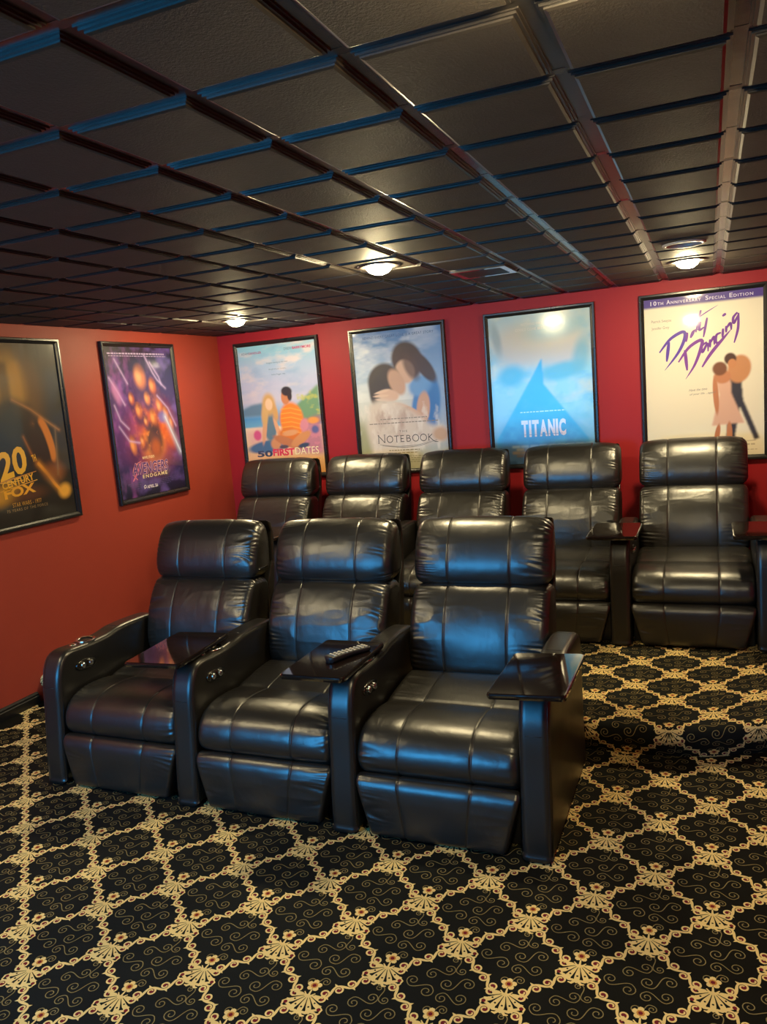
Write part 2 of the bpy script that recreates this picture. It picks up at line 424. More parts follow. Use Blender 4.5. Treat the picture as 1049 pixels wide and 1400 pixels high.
def motif():
    p = Pat()
    L = math.hypot(CA, CB)
    for sgn in (1, -1):
        d = np.array([sgn * CA, CB]) / L; q = np.array([-d[1], d[0]])
        if sgn < 0: q = -q
        fr = lambda s, o: d * s + q * o
        s = np.linspace(0.030, L - 0.030, 46); A = 0.0120
        ph = s / L * 2 * PI * 3.0
        P = np.array([fr(a, b) for a, b in zip(s, A * np.sin(ph))])
        p.strip(P, 0.0064 + 0.0014 * np.cos(2 * ph), 0, GOLD)
        for k in range(6):
            tt = (k + 0.5) / 6
            if tt * L < 0.034 or tt * L > L - 0.034: continue
            sd = 1 if k % 2 == 0 else -1
            c = fr(tt * L, sd * (A - 0.0145))
            a0 = math.atan2(q[1] * sd, q[0] * sd) + sd * 0.5
            p.strip(spiral(c, 0.0145, 0.0050, a0, -sd * 1.3, 18), np.linspace(0.0058, 0.0042, 18), 0.25, GOLD)
            p.disc(c, 0.0100, 0.12, BURG, 9)
            t0 = fr(tt * L - sd * 0.002, sd * 0.0235); t1 = fr(tt * L + 0.0040, sd * 0.0140); t2 = fr(tt * L - 0.0040, sd * 0.0140)
            p.poly([t0, t2, t1], 0.3, GOLD)
    # medallion: a fan of petals in a scalloped bowl, side scrolls, flower above
    base = (0.0, 0.026)
    for a, ln, wd in ((-90, .070, .0095), (-64, .069, .0095), (-116, .069, .0095), (-38, .063, .0092), (-142, .063, .0092), (-14, .052, .0085), (-166, .052, .0085)):
        ar = math.radians(a); dx, dy = math.cos(ar), math.sin(ar)
        pts = []
        for t in np.linspace(0, 2 * PI, 13)[:-1]:
            s_ = 0.5 - 0.5 * math.cos(t); ww = wd * math.sin(t) * (0.35 + 0.75 * s_)
            pts.append((base[0] + dx * ln * s_ - dy * ww, base[1] + dy * ln * s_ + dx * ww))
        p.fan((base[0] + dx * ln * .6, base[1] + dy * ln * .6), pts, 0.5, GOLD)
    bowl = []
    for t in np.linspace(PI * 1.02, PI * 1.98, 15):
        r = 1 + 0.07 * math.cos(t * 12)
        bowl.append((0.051 * r * math.cos(t), 0.002 + 0.043 * r * math.sin(t)))
    inner = [(x * 0.84, 0.003 + (y - 0.002) * 0.82) for x, y in bowl]
    for k in range(len(bowl) - 1): p.poly([bowl[k], bowl[k + 1], inner[k + 1], inner[k]], 0.45, GOLD)
    for a in (-77, -103, -51, -129, -27, -153):                  # dark veins between the petals
        ar = math.radians(a); dx, dy = math.cos(ar), math.sin(ar)
        p.strip([(base[0] + dx * r, base[1] + dy * r) for r in (0.012, 0.03, 0.047)], [0.0015, 0.003, 0.006], 0.8, BLK)
    for a in (-90, -64, -116):
        ar = math.radians(a); dx, dy = math.cos(ar), math.sin(ar)
        p.disc((base[0] + dx * .044, base[1] + dy * .044), 0.0032, 0.85, BLK, 6)
    for a in (-38, -142, -14, -166):
        ar = math.radians(a); dx, dy = math.cos(ar), math.sin(ar)
        p.disc((base[0] + dx * .038, base[1] + dy * .038), 0.0030, 0.85, BLK, 6)
    for sg in (1, -1):
        p.strip(spiral((sg * 0.040, 0.020), 0.0135, 0.004, PI / 2 + sg * 0.4, sg * -1.2, 15), np.linspace(0.0065, 0.004, 15), 0.7, GOLD)
        p.disc((sg * 0.040, 0.020), 0.0075, 0.6, BURG, 8)
        p.strip([(sg * 0.047, -0.004), (sg * 0.058, -0.014), (sg * 0.056, -0.024)], [0.007, 0.007, 0.004], 0.6, GOLD)
        p.disc((sg * 0.050, -0.014), 0.006, 0.75, BURG, 7)
        p.strip([(sg * 0.004, 0.02), (sg * 0.016, 0.034)], [0.006, 0.003], 0.6, GOLD)
        p.strip([(sg * 0.006, -0.038), (sg * 0.013, -0.046), (sg * 0.022, -0.044)], [0.008, 0.008, 0.003], 0.6, GOLD)
    p.strip([(0, 0.018), (0, 0.045)], [0.007, 0.004], 0.6, GOLD)
    for k in range(5):                                            # flower
        a = PI / 2 + 2 * PI * k / 5; c = (0.0140 * math.cos(a), 0.060 + 0.0130 * math.sin(a))
        p.disc(c, 0.0085, 0.9, GOLD, 7)
    p.disc((0, 0.060), 0.0105, 0.95, ORNG, 8)
    p.disc((0, 0.060), 0.0062, 1.0, BURG, 7)
    # thin swirls in the middle of the cell
    c0 = np.array([CA, 0.0])
    def scroll(ca, ra, cb, rb, hand=1, turns=1.35):
        """a thin S-shaped stem with a curl at each end"""
        ca, cb = c0 + np.array(ca), c0 + np.array(cb)
        th = math.atan2(cb[1] - ca[1], cb[0] - ca[0])
        ends = []
        for c, r, a1 in ((ca, ra, th - hand * 1.75), (cb, rb, th + PI - hand * 1.75)):
            ends.append(spiral(c, r * 0.2, r, a1 - hand * 2 * PI * turns, hand * turns, 20))
        A, B = ends
        da = A[-1] - A[-2]; da /= np.linalg.norm(da); db = B[-1] - B[-2]; db /= np.linalg.norm(db)
        k = np.linalg.norm(A[-1] - B[-1]) * 0.45
        p1, p2 = A[-1] + da * k, B[-1] + db * k
        M_ = [(1 - t) ** 3 * A[-1] + 3 * t * (1 - t) ** 2 * p1 + 3 * t * t * (1 - t) * p2 + t ** 3 * B[-1] for t in np.linspace(0, 1, 12)[1:-1]]
        p.strip(np.vstack([A, M_, B[::-1]]), 0.0026, 0.2, DULL)
    scroll((-0.084, 0.000), 0.018, (-0.036, -0.028), 0.020, 1)
    scroll((-0.040, 0.036), 0.017, (0.002, 0.066), 0.017, -1)
    scroll((0.010, 0.012), 0.019, (0.066, 0.026), 0.018, 1)
    scroll((0.010, -0.040), 0.017, (0.058, -0.028), 0.018, -1)
    scroll((-0.012, -0.086), 0.014, (0.026, -0.078), 0.013, 1)
    scroll((0.008, 0.104), 0.011, (0.036, 0.068), 0.013, -1)
    return np.array(p.V), p.F, np.array(p.MI)

MV, MF, MM = motif()
flat_idx = np.concatenate([np.array(f) for f in MF]); flat_len = np.array([len(f) for f in MF])

def carpet(name, baseV, baseF, origin, nodes, mapf):
    nb = len(baseV)
    Vs = [np.array(baseV, float)]
    idx = [np.concatenate([np.array(f) for f in baseF])]; lens = [np.array([len(f) for f in baseF])]; mis = [np.zeros(len(baseF), int)]
    off = nb
    for (x, y) in nodes:
        u = MV[:, 0] + x; v = MV[:, 1] + y
        Vs.append(mapf(u, v, 0.0008 + 0.0008 * MV[:, 2]))
        idx.append(flat_idx + off); lens.append(flat_len); mis.append(MM)
        off += len(MV)
    V = np.concatenate(Vs); I = np.concatenate(idx); Ln = np.concatenate(lens); MI = np.concatenate(mis)
    me = bpy.data.meshes.new(name)
    me.vertices.add(len(V)); me.vertices.foreach_set('co', V.astype(np.float32).ravel())
    me.loops.add(len(I)); me.loops.foreach_set('vertex_index', I.astype(np.int32))
    me.polygons.add(len(Ln))
    me.polygons.foreach_set('loop_start', np.concatenate([[0], np.cumsum(Ln)[:-1]]).astype(np.int32))
    me.polygons.foreach_set('loop_total', Ln.astype(np.int32))
    me.polygons.foreach_set('material_index', MI.astype(np.int32))
    me.update(calc_edges=True); me.validate()
    o = link(name, me, [M['carpet'], M['gold'], M['burgundy'], M['dullgold'], M['orange']])
    o['kind'] = 'structure'
    return o

def nodes_in(ox, oy, x0, x1, y0, y1):
    out = []
    for i in range(-40, 41):
        for j in range(-60, 61):
            if (i + j) % 2: continue
            x, y = ox + i * CA, oy + j * CB
            if x0 <= x <= x1 and y0 <= y <= y1: out.append((x, y))
    return out
carpet('floor', [(0, RF, 0), (RW, RF, 0), (RW, 0, 0), (0, 0, 0), (0, RF, -.1), (RW, RF, -.1), (RW, 0, -.1), (0, 0, -.1)],
       [(0, 1, 2, 3), (7, 6, 5, 4), (0, 4, 5, 1), (1, 5, 6, 2), (2, 6, 7, 3), (3, 7, 4, 0)], None,
       nodes_in(3.225, -2.469, -0.05, RW + 0.05, -5.6, -2.0), lambda u, v, h: np.stack([u, v, h], 1))

# platform with a rounded nose; its carpet runs over the nose and down the riser
NY, NR = -2.165, 0.038
def bend(x): return 0.6 * np.maximum(np.asarray(x) - 3.3, 0) ** 2 * (np.asarray(x) < 4.2) + (np.asarray(x) >= 4.2) * (0.6 * 0.81 + 1.08 * (np.asarray(x) - 4.2))
ARC = 2.35
def plat(u, v, h):
    """v: distance towards the back wall on the flat top (y); past the nose it bends down"""
    u = np.asarray(u, float); v = np.asarray(v, float); h = np.broadcast_to(h, u.shape)
    yc, zc = NY + NR, PH - NR
    s = yc - v                                           # >0 beyond the flat part
    a = np.clip(s / NR, 0, ARC)
    ny, nz = -np.sin(a), np.cos(a)
    y = np.where(s <= 0, v, yc + NR * ny); z = np.where(s <= 0, PH, zc + NR * nz)
    s2 = np.maximum(s - NR * ARC, 0)
    ex, ez = yc + NR * -math.sin(ARC), zc + NR * math.cos(ARC)
    fy = NY + 0.068 - ex; ln = math.hypot(fy, ez)
    y = np.where(s2 > 0, ex + fy * s2 / ln, y); z = np.where(s2 > 0, ez - ez * s2 / ln, z)
    rny, rnz = -ez / ln, -fy / ln
    ny = np.where(s2 > 0, rny, ny); nz = np.where(s2 > 0, rnz, nz)
    return np.stack([u, y + ny * h + bend(u), z + nz * h], 1)
def build_platform():
    us = np.linspace(0, RW, 60)
    vs = np.concatenate([[0.0], [NY + NR], NY + NR - np.linspace(0, NR * ARC, 16)[1:], [NY + NR - NR * ARC - 0.104]])
    V = []; F = []
    for uu in us: V += list(plat(np.full(len(vs), uu), vs, np.zeros(len(vs))))
    V = [list(q) for q in V]
    n = len(vs)
    for i in range(len(us)): V[i * n][1] = 0.0
    for i in range(len(us) - 1):
        for j in range(n - 1): F.append((i * n + j, i * n + j + 1, (i + 1) * n + j + 1, (i + 1) * n + j))
    b = len(V); V += [[0, 0, 0], [RW, 0, 0]]
    F.append(tuple([*range(0, n), b])); F.append(tuple([*range((len(us) - 1) * n + n - 1, (len(us) - 1) * n - 1, -1), b + 1]))
    nd = nodes_in(3.573, -1.707, -0.05, RW + 0.05, NY - 0.22, -0.1)
    carpet('floor_platform', V, F, None, nd, plat)
build_platform()

# ------------------------------------------------------------------ recliners
ARM_W = 0.107
PITCH = 0.7133
ARMPROF = [(0.012, 0.006), (0.004, 0.012), (0.004, 0.03), (0.006, 0.08), (0.012, 0.15), (0.030, 0.30), (0.042, 0.43), (0.058, 0.50), (0.092, 0.560), (0.140, 0.578), (0.22, 0.574), (0.33, 0.573), (0.40, 0.577),
           (0.46, 0.587), (0.56, 0.588), (0.68, 0.582), (0.735, 0.570), (0.765, 0.535), (0.770, 0.40), (0.766, 0.2), (0.755, 0.012), (0.5, 0.004), (0.2, 0.004)]
def arm_mesh(name, seed):
    P = catmull(ARMPROF, 150)
    me = cushion(name, ARMPROF, ARM_W / 2, 0.026, seams=(), seed=seed, wr=0.0, n=150, nu=10)
    # stitched seams: across the front at z .43, across the top at y .47, and along both edges of the front
    V = np.empty(len(me.vertices) * 3, np.float32); me.vertices.foreach_get('co', V); V = V.reshape(-1, 3)
    return me

def tube_mesh(name, pts, r, n=6):
    bm = bmesh.new()
    P = [Vector(p) for p in pts]
    rings = []
    for i, p in enumerate(P):
        t = (P[min(i + 1, len(P) - 1)] - P[max(i - 1, 0)]).normalized()
        a = t.orthogonal().normalized(); b = t.cross(a)
        if rings:
            pa = rings[-1][1]; a = (pa - t * pa.dot(t)).normalized(); b = t.cross(a)
        rings.append(([bm.verts.new(p + (a * math.cos(2 * PI * k / n) + b * math.sin(2 * PI * k / n)) * r) for k in range(n)], a))
    for (A, _), (B, _) in zip(rings, rings[1:]):
        for k in range(n): bm.faces.new((A[k], A[(k + 1) % n], B[(k + 1) % n], B[k]))
    bm.faces.new(rings[0][0][::-1]); bm.faces.new(rings[-1][0])
    me = bpy.data.meshes.new(name); bm.to_mesh(me); bm.free()
    return me

HEAD = [(0.790, 0.742), (0.760, 0.762), (0.749, 0.80), (0.752, 0.848), (0.770, 0.905), (0.799, 0.962), (0.838, 1.008), (0.880, 1.029), (0.918, 1.022), (0.945, 0.99), (0.958, 0.935), (0.955, 0.85), (0.935, 0.765), (0.87, 0.738)]
BACK = [(0.662, 0.372), (0.622, 0.395), (0.608, 0.44), (0.611, 0.50), (0.626, 0.57), (0.652, 0.64), (0.686, 0.70), (0.722, 0.745), (0.765, 0.762), (0.86, 0.75), (0.895, 0.70), (0.875, 0.60), (0.85, 0.48), (0.825, 0.37), (0.76, 0.34)]
SEAT = [(0.052, 0.230), (0.034, 0.256), (0.031, 0.290), (0.042, 0.330), (0.068, 0.366), (0.112, 0.393), (0.175, 0.405), (0.255, 0.403), (0.318, 0.394), (0.345, 0.389), (0.375, 0.397), (0.50, 0.412), (0.60, 0.417), (0.66, 0.405), (0.69, 0.37), (0.68, 0.28), (0.60, 0.235), (0.30, 0.222), (0.12, 0.218), (0.07, 0.220)]
FOOT = [(0.006, 0.014), (-0.002, 0.022), (-0.003, 0.05), (-0.001, 0.10), (0.002, 0.16), (0.010, 0.202), (0.032, 0.228), (0.062, 0.222), (0.080, 0.15), (0.072, 0.06), (0.060, 0.020), (0.03, 0.012)]

def shared():
    d = {}
    d['plate'] = None
    return d

def control_panel(parent):
    bm = bmesh.new()
    # oval plate standing on the arm's inner face (+x side)
    n = 28; pts = []
    for k in range(n):
        a = 2 * PI * k / n
        pts.append((0.062 * math.copysign(abs(math.cos(a)) ** 0.8, math.cos(a)), 0.024 * math.copysign(abs(math.sin(a)) ** 0.8, math.sin(a))))
    rings = [[bm.verts.new((x, y * s, z * s)) for y, z in pts] for x, s in ((0, 1.0), (0.006, 1.0), (0.009, 0.9), (0.007, 0.80), (0.0065, 0.5))]
    for A, B in zip(rings, rings[1:]):
        for k in range(n): bm.faces.new((A[k], A[(k + 1) % n], B[(k + 1) % n], B[k]))
    bm.faces.new(rings[-1])
    bmesh.ops.recalc_face_normals(bm, faces=list(bm.faces))
    o = bm_obj('control_panel', bm, M['darkmetal'], parent, True, 'dark chrome control plate with two buttons')
    qs = [o]
    for y in (-0.026, 0.022):
        b2 = bmesh.new(); lathe(b2, [(0.013, 0), (0.013, 0.008), (0.010, 0.012), (0, 0.0125)], 16)
        bmesh.ops.rotate(b2, verts=b2.verts, cent=(0, 0, 0), matrix=Matrix.Rotation(PI / 2, 3, 'Y'))
        bmesh.ops.translate(b2, verts=b2.verts, vec=(0.006, y, 0))
        qs.append(bm_obj('control_button', b2, M['metal'], parent, True))
    for q in qs:
        q.location = (ARM_W / 2 - 0.001, 0.215, 0.488); q.rotation_euler = (math.radians(-4), 0, 0)

def cup_holder(parent, y, z):
    bm = bmesh.new()
    lathe(bm, [(0.030, -0.004), (0.034, 0.001), (0.043, 0.006), (0.046, 0.004), (0.046, -0.002), (0.040, -0.006)], 36)
    lathe(bm, [(0.033, 0.002), (0.030, -0.001), (0, -0.002)], 36, mi=1)
    o = bm_obj('cup_holder', bm, [M['metal'], M['void']], parent, True, 'chrome rimmed cup holder')
    o.location = (0, y, z)

def armrest(parent, x, cup, panel=True, button=False):
    o = link('armrest', ARM_ME, [], parent, True)
    o.location = (x, 0, 0)
    z = 0.4302
    hw = ARM_W / 2 - 0.006
    s = link('seam', SEAM_ME[0], [], o, True)
    if cup: cup_holder(o, 0.285, 0.574)
    if button:
        bm = bmesh.new(); lathe(bm, [(0.017, -0.002), (0.017, 0.003), (0.012, 0.006), (0, 0.006)], 20)
        q = bm_obj('power_button', bm, M['metal'], o, True, 'small round chrome button'); q.location = (0, 0.205, 0.5745)
    if panel: control_panel(o)
    return o
ARM_ME = arm_mesh('armrest', 5); ARM_ME.materials.append(M['armleather'])
def seam_meshes():
    P = catmull(ARMPROF, 400)
    bm = bmesh.new()
    def add(pts, r):
        me = tube_mesh('t', pts, r); bm.from_mesh(me); bpy.data.meshes.remove(me)
    hw = ARM_W / 2
    # front cross seam
    k = np.argmin(np.where(P[:, 0] < 0.1, np.abs(P[:, 1] - 0.43), 9)); y, z = P[k]
    add([(-hw + 0.026, y - 0.0004, z), (0, y - 0.0004, z), (hw - 0.026, y - 0.0004, z)], 0.0016)
    # top cross seam
    k = np.argmin(np.where(P[:, 1] > 0.5, np.abs(P[:, 0] - 0.46), 9)); y, z = P[k]
    add([(-hw + 0.026, y, z), (hw - 0.026, y, z)], 0.0014)
    # lengthwise piping along the rounded edges of the front and top
    lo = [p for p in P if (p[0] < 0.13 and p[1] > 0.03) or (p[1] > 0.54 and p[0] < 0.74)]
    lo = sorted(lo, key=lambda p: (p[1] if p[0] < 0.1 else 1 + p[0]))
    for sg in (1, -1):
        pts = []
        for (y, z) in lo[::4]:
            # rounded corner: 45 degrees round, pulled in by r(1-cos45)
            dy, dz = (1, -0.2) if z < 0.5 else (0.2, -1)
            L = math.hypot(dy, dz); pull = 0.026 * (1 - math.sqrt(0.5)) * 0.92
            pts.append((sg * (hw - 0.026 + 0.026 * math.sqrt(0.5)), y + dy / L * pull, z + dz / L * pull))
        add(pts, 0.0012)
    me = bpy.data.meshes.new('seam'); bm.to_mesh(me); bm.free()
    me.materials.append(M['plastic'])
    return [me]
SEAM_ME = seam_meshes()

def recliner(seed, label, group, left_cup, loc, rz=0.0, right=False):
    root = empty('recliner', loc, rz, label, 'recliner', group)
    ta = lambda Y, Z: 1 - 0.17 * np.clip((0.205 - Z) / 0.19, 0, 1)
    half = (PITCH - ARM_W) / 2
    link('headrest', cushion('headrest', [(y - 0.012, z) for y, z in HEAD], 0.302, 0.036, (-0.137, 0.134), seed, 0.0035, 0.007, 0.024, n=220, diag=0.5), M['leather'], root, True)
    link('backrest', cushion('backrest', BACK, 0.300, 0.030, (-0.137, 0.134), seed + 11, 0.008, 0.008, 0.016, n=220, diag=0.35), M['leather'], root, True)
    tw = lambda Y, Z: 1 + 0.045 * np.clip((0.10 - Y) / 0.08, 0, 1)
    link('seat_cushion', cushion('seat_cushion', SEAT, half, 0.034, (-0.137, 0.134), seed + 23, 0.003, 0.007, 0.004, n=200, taper=None), M['leather'], root, True)
    link('footrest', cushion('footrest', FOOT, half, 0.018, (-0.137, 0.134), seed + 37, 0.004, 0.004, 0.002, n=100, taper=ta), M['leather'], root, True)
    bm = bmesh.new(); box(bm, -half + 0.004, half - 0.004, 0.095, 0.76, 0.0, 0.215)
    bm_obj('base', bm, M['plastic'], root, bevel=0.006)
    bm = bmesh.new()                                           # upholstered shell behind the back
    pts = [(0.78, 0.03), (0.77, 0.35), (0.835, 0.36), (0.89, 0.70), (0.95, 0.80), (0.968, 0.95), (0.94, 1.012), (0.975, 1.0), (0.99, 0.93), (0.97, 0.78), (0.89, 0.40), (0.84, 0.03)]
    A = [bm.verts.new((-0.284, y, z)) for y, z in pts]; B = [bm.verts.new((0.284, y, z)) for y, z in pts]
    for i in range(len(pts)):
        j = (i + 1) % len(pts); bm.faces.new((A[i], A[j], B[j], B[i]))
    bm.faces.new(A[::-1]); bm.faces.new(B)
    bmesh.ops.recalc_face_normals(bm, faces=list(bm.faces))
    bm_obj('back_shell', bm, M['armleather'], root, bevel=0.008)
    armrest(root, -PITCH / 2, left_cup, True, button=left_cup)
    if right: armrest(root, PITCH / 2, True, False)
    return root

def relabel(o, label): o['label'] = label
FR = 'three recliners of the front row'
BR = 'five recliners of the back row on the platform'
RZ = 0.0
fx0, fy0 = 1.2405, -2.946
for k, (lab, cup) in enumerate((('black leather recliner at left end of front row, cup holder in its left arm', True),
                                ('black leather recliner in the middle of the front row, between two tray tables', True),
                                ('black leather recliner at right end of front row, nearest the bare carpet aisle', True))):
    recliner(3 + 50 * k, lab, FR, cup, (fx0 + PITCH * k, fy0 - 0.0125 * k, 0), RZ, right=(k == 2))
proto = [o for o in COL.objects if o.name.startswith('recliner') and not o.parent]
blabs = ('black leather recliner on the platform nearest the left wall, below the beach poster',
         'black leather recliner on the platform, second from the left wall',
         'black leather recliner in the middle of the back row on the platform',
         'black leather recliner on the platform below the bright blue poster, second from right',
         'black leather recliner at right end of the platform below the cream poster')
bx0, by0 = 0.626, -1.165
TRAYS = []
for k, lab in enumerate(blabs):
    src = proto[2] if k == 4 else proto[(k * 2 + 1) % 2]
    c = copy_tree(src)
    c.location = (bx0 + PITCH * k, by0, PH); c.rotation_euler = (0, 0, 0)
    c['label'] = lab; c['group'] = BR

# ------------------------------------------------------------------ swivel tray tables
def tray(loc, rz, label, group, mount):
    root = empty('tray_table', loc, rz, label, 'tray table', group)
    bm = bmesh.new()
    hx, hy, r, n = 0.130, 0.203, 0.016, 6
    out = []
    for cx, cy, a0 in ((hx - r, hy - r, 0), (-hx + r, hy - r, PI / 2), (-hx + r, -hy + r, PI), (hx - r, -hy + r, 1.5 * PI)):
        for k in range(n + 1):
            a = a0 + PI / 2 * k / n; out.append((cx + r * math.cos(a), cy + r * math.sin(a)))
    rings = []
    for ins, z in ((0.010, -0.022), (0.002, -0.019), (0.0, -0.012), (0.0, -0.006), (0.002, -0.002), (0.006, 0.0)):
        rings.append([bm.verts.new((x * (1 - ins / hx), y * (1 - ins / hy), z)) for x, y in out])
    for A, B in zip(rings, rings[1:]):
        for k in range(len(out)): bm.faces.new((A[k], A[(k + 1) % len(out)], B[(k + 1) % len(out)], B[k]))
    bm.faces.new(rings[0][::-1]); bm.faces.new(rings[-1])
    bm_obj('tray_top', bm, M['trayblack'], root)
    bm = bmesh.new(); lathe(bm, [(0, -0.030), (0.028, -0.030), (0.033, -0.026), (0.033, -0.0222), (0, -0.0222)], 28)
    o = bm_obj('mounting_post', bm, M['metal'], root, True); o.location = (mount[0], mount[1], 0)
    return root
TG = 'swivel tray tables on the armrests'
TZ = 0.6065
tray((1.495, -2.765, TZ), math.radians(4.5), 'black glossy tray table between left and middle front recliners, nothing on it', TG, (0.09, 0.09))
tray((2.232, -2.775, TZ), math.radians(0.5), 'black glossy tray table with a remote control lying on it', TG, (0.075, 0.10))
tray((3.022, -2.80, TZ), math.radians(-0.6), 'black glossy tray table on the right end arm of the front row', TG, (0.0, 0.10)).rotation_euler.y = math.radians(-2.6)
for k, lab in ((1, 'dark tray table barely seen between the two leftmost recliners on the platform'),
               (4, 'black glossy tray table left of the rightmost back row recliner'), (5, 'black glossy tray table at far right edge, cut by the picture frame')):
    ax = bx0 + PITCH * (k - 0.5)
    tray((ax - (0.055 if k == 1 else 0.03), by0 + 0.17, PH + TZ), 0.0, lab, TG, (0.03, 0.10))

# ------------------------------------------------------------------ remote control
def remote():
    root = empty('remote_control', (2.283, -2.752, TZ + 0.0005), math.radians(-27), 'long dark grey remote control with many pale buttons on the middle tray', 'remote control')
    bm = bmesh.new()
    n = 26; rows = []
    for i in range(n):
        t = i / (n - 1); y = -0.1 + 0.2 * t
        hw = 0.0235 + 0.0025 * math.cos(t * 2 * PI)
        e = min(t, 1 - t) * 0.2
        if e < 0.012: hw *= math.sqrt(max(1 - (1 - e / 0.012) ** 2, 0.12))
        zt = 0.021 + 0.003 * math.cos(t * PI); zb = 0.0 + 0.003 * (1 - math.cos(t * 2 * PI)) * 0.5
        sec = [(-hw * .7, zb), (-hw, zb + .006), (-hw, zt - .004), (-hw * .86, zt), (hw * .86, zt), (hw, zt - .004), (hw, zb + .006), (hw * .7, zb)]
        rows.append([bm.verts.new((x, y, z)) for x, z in sec])
    for A, B in zip(rows, rows[1:]):
        for k in range(8): bm.faces.new((A[k], B[k], B[(k + 1) % 8], A[(k + 1) % 8]))
    bm.faces.new(rows[0]); bm.faces.new(rows[-1][::-1])
    bmesh.ops.recalc_face_normals(bm, faces=list(bm.faces))
    bm_obj('body', bm, M['plastic'], root, True)
    proto = None
    for i in range(9):
        for j in range(3):
            if proto is None:
                b2 = bmesh.new(); box(b2, -0.0045, 0.0045, -0.0055, 0.0055, 0, 0.0035)
                o = bm_obj('button', b2, M['button'], root, bevel=0.001); proto = o
            else:
                o = proto.copy(); COL.objects.link(o)
            t = (0.018 + i * 0.019) / 0.2
            o.location = ((j - 1) * 0.0135, -0.1 + 0.2 * t + 0.01, 0.0208 + 0.003 * math.cos((t + .05) * PI)); o.scale = (1, 1, 1) if i % 3 else (1.1, 0.7, 1)
remote()

# ------------------------------------------------------------------ ceiling lamps and vent
def downlight(x, y, label, lit=True):
    root = empty('downlight', (x, y, RH), 0, label, 'ceiling light', 'recessed downlights')
    bm = bmesh.new()
    if lit:
        lathe(bm, [(0.094, -0.001), (0.094, -0.004), (0.088, -0.008), (0.066, -0.007), (0.060, -0.004), (0.060, 0.02)], 40)
    else:
        lathe(bm, [(0.092, -0.001), (0.092, -0.004), (0.086, -0.009), (0.076, -0.008), (0.073, -0.002)], 40)
    bm_obj('trim_ring', bm, M['trim'] if lit else M['can'], root, True)
    if lit:
        bm = bmesh.new()
        lathe(bm, [(0.056, 0.004)] + [(0.056 * math.cos(a), -0.006 - 0.034 * math.sin(a)) for a in np.linspace(0, PI / 2, 9)[:-1]] + [(0, -0.040)], 32)
        bmesh.ops.recalc_face_normals(bm, faces=list(bm.faces))
        bm_obj('bulb', bm, M['bulb'], root, True, 'glowing warm white bulb')
    else:
        bm = bmesh.new()
        lathe(bm, [(0.0735, -0.003), (0.068, 0.03), (0.055, 0.07), (0.03, 0.09), (0, 0.092)], 40)
        bm_obj('reflector', bm, M['can'], root, True)
cell = lambda i, j: (GX + (i + .5) * GT, GY + (j + .5) * GT)
downlight(*cell(-6, 12), 'lit recessed downlight above the beach poster, nearest the left wall')
downlight(*cell(-1, 8), 'lit recessed downlight in the middle of the ceiling, above the front row')
downlight(*cell(3, 12), 'lit recessed downlight above the cream poster with purple script title')
downlight(3.415, -4.25, 'lit recessed downlight at the top edge of the picture, nearest the viewer')
downlight(*cell(-6, 1), 'added recessed downlight out of view at the left, evening the light')  # unseen lamp, added so the left side is lit as evenly
downlight(*CAN, 'unlit recessed downlight with pale reflector beside the lit one at right', lit=False)

def ceiling_vent():
    x, y = GX + 0.5 * GT, GY + 10.5 * GT
    root = empty('ceiling_vent', (x, y, RH), 0, 'square black ceiling vent with shiny slats', 'vent')
    bm = bmesh.new(); box(bm, -0.115, 0.115, -0.115, 0.115, -0.003, 0.002)  # flat black plate, no hole: the duct's shade is in its colour
    bm_obj('duct_shade_plate', bm, M['void'], root)
    bm = bmesh.new()
    h, i_ = 0.135, 0.105
    for a, b, c, d in ((-h, h, -h, -i_), (-h, h, i_, h), (-h, -i_, -i_, i_), (i_, h, -i_, i_)): box(bm, a, b, c, d, -0.008, -0.0012)
    bm_obj('vent_frame', bm, M['vent'], root)
    for k in range(4):
        bm = bmesh.new()
        box(bm, -i_, i_, -0.014, 0.014, -0.0015, 0.0015)
        o = bm_obj('slat', bm, M['trim'], root); o.location = (0, -0.078 + k * 0.052, -0.0062); o.rotation_euler = (math.radians(-12), 0, 0)
ceiling_vent()

# ------------------------------------------------------------------ projection screen on the front wall (behind the viewer)
def projection_screen():
    x0, x1, z0, z1 = 0.12, 2.00, 0.86, 1.88
    root = empty('projection_screen', ((x0 + x1) / 2, RF, 0), 0, 'wide projection screen showing a blue picture on the front wall', 'screen')
    hw = (x1 - x0) / 2
    m, nt, b = nmat('projected blue picture')
    b.inputs['Base Color'].default_value = (0.02, 0.02, 0.02, 1)
    tc = N(nt, 'ShaderNodeTexCoord'); nz = N(nt, 'ShaderNodeTexNoise', Scale=2.2, Detail=3.0)
    nt.links.new(tc.outputs['Object'], nz.inputs['Vector'])
    cr = N(nt, 'ShaderNodeValToRGB')
    cr.color_ramp.elements[0].position = 0.35; cr.color_ramp.elements[0].color = (SCREEN_C[0] * .5, SCREEN_C[1] * .75, SCREEN_C[2] * .85, 1)
    cr.color_ramp.elements[1].position = 0.68; cr.color_ramp.elements[1].color = (SCREEN_C[0] * 2.4, SCREEN_C[1] * 1.35, SCREEN_C[2] * 1.1, 1)
    nt.links.new(nz.outputs[0], cr.inputs[0]); nt.links.new(cr.outputs[0], b.inputs['Emission Color'])
    b.inputs['Emission Strength'].default_value = SCREEN_E
    bm = bmesh.new(); box(bm, -hw, hw, 0.002, 0.014, z0, z1)
    bm_obj('picture', bm, m, root)
    bm = bmesh.new()
    for a, bb, c, d in ((-hw - .07, hw + .07, z0 - .07, z0), (-hw - .07, hw + .07, z1, z1 + .07), (-hw - .07, -hw, z0, z1), (hw, hw + .07, z0, z1)): box(bm, a, bb, 0.002, 0.035, c, d)
    bm_obj('frame', bm, M['frame'], root)
projection_screen()
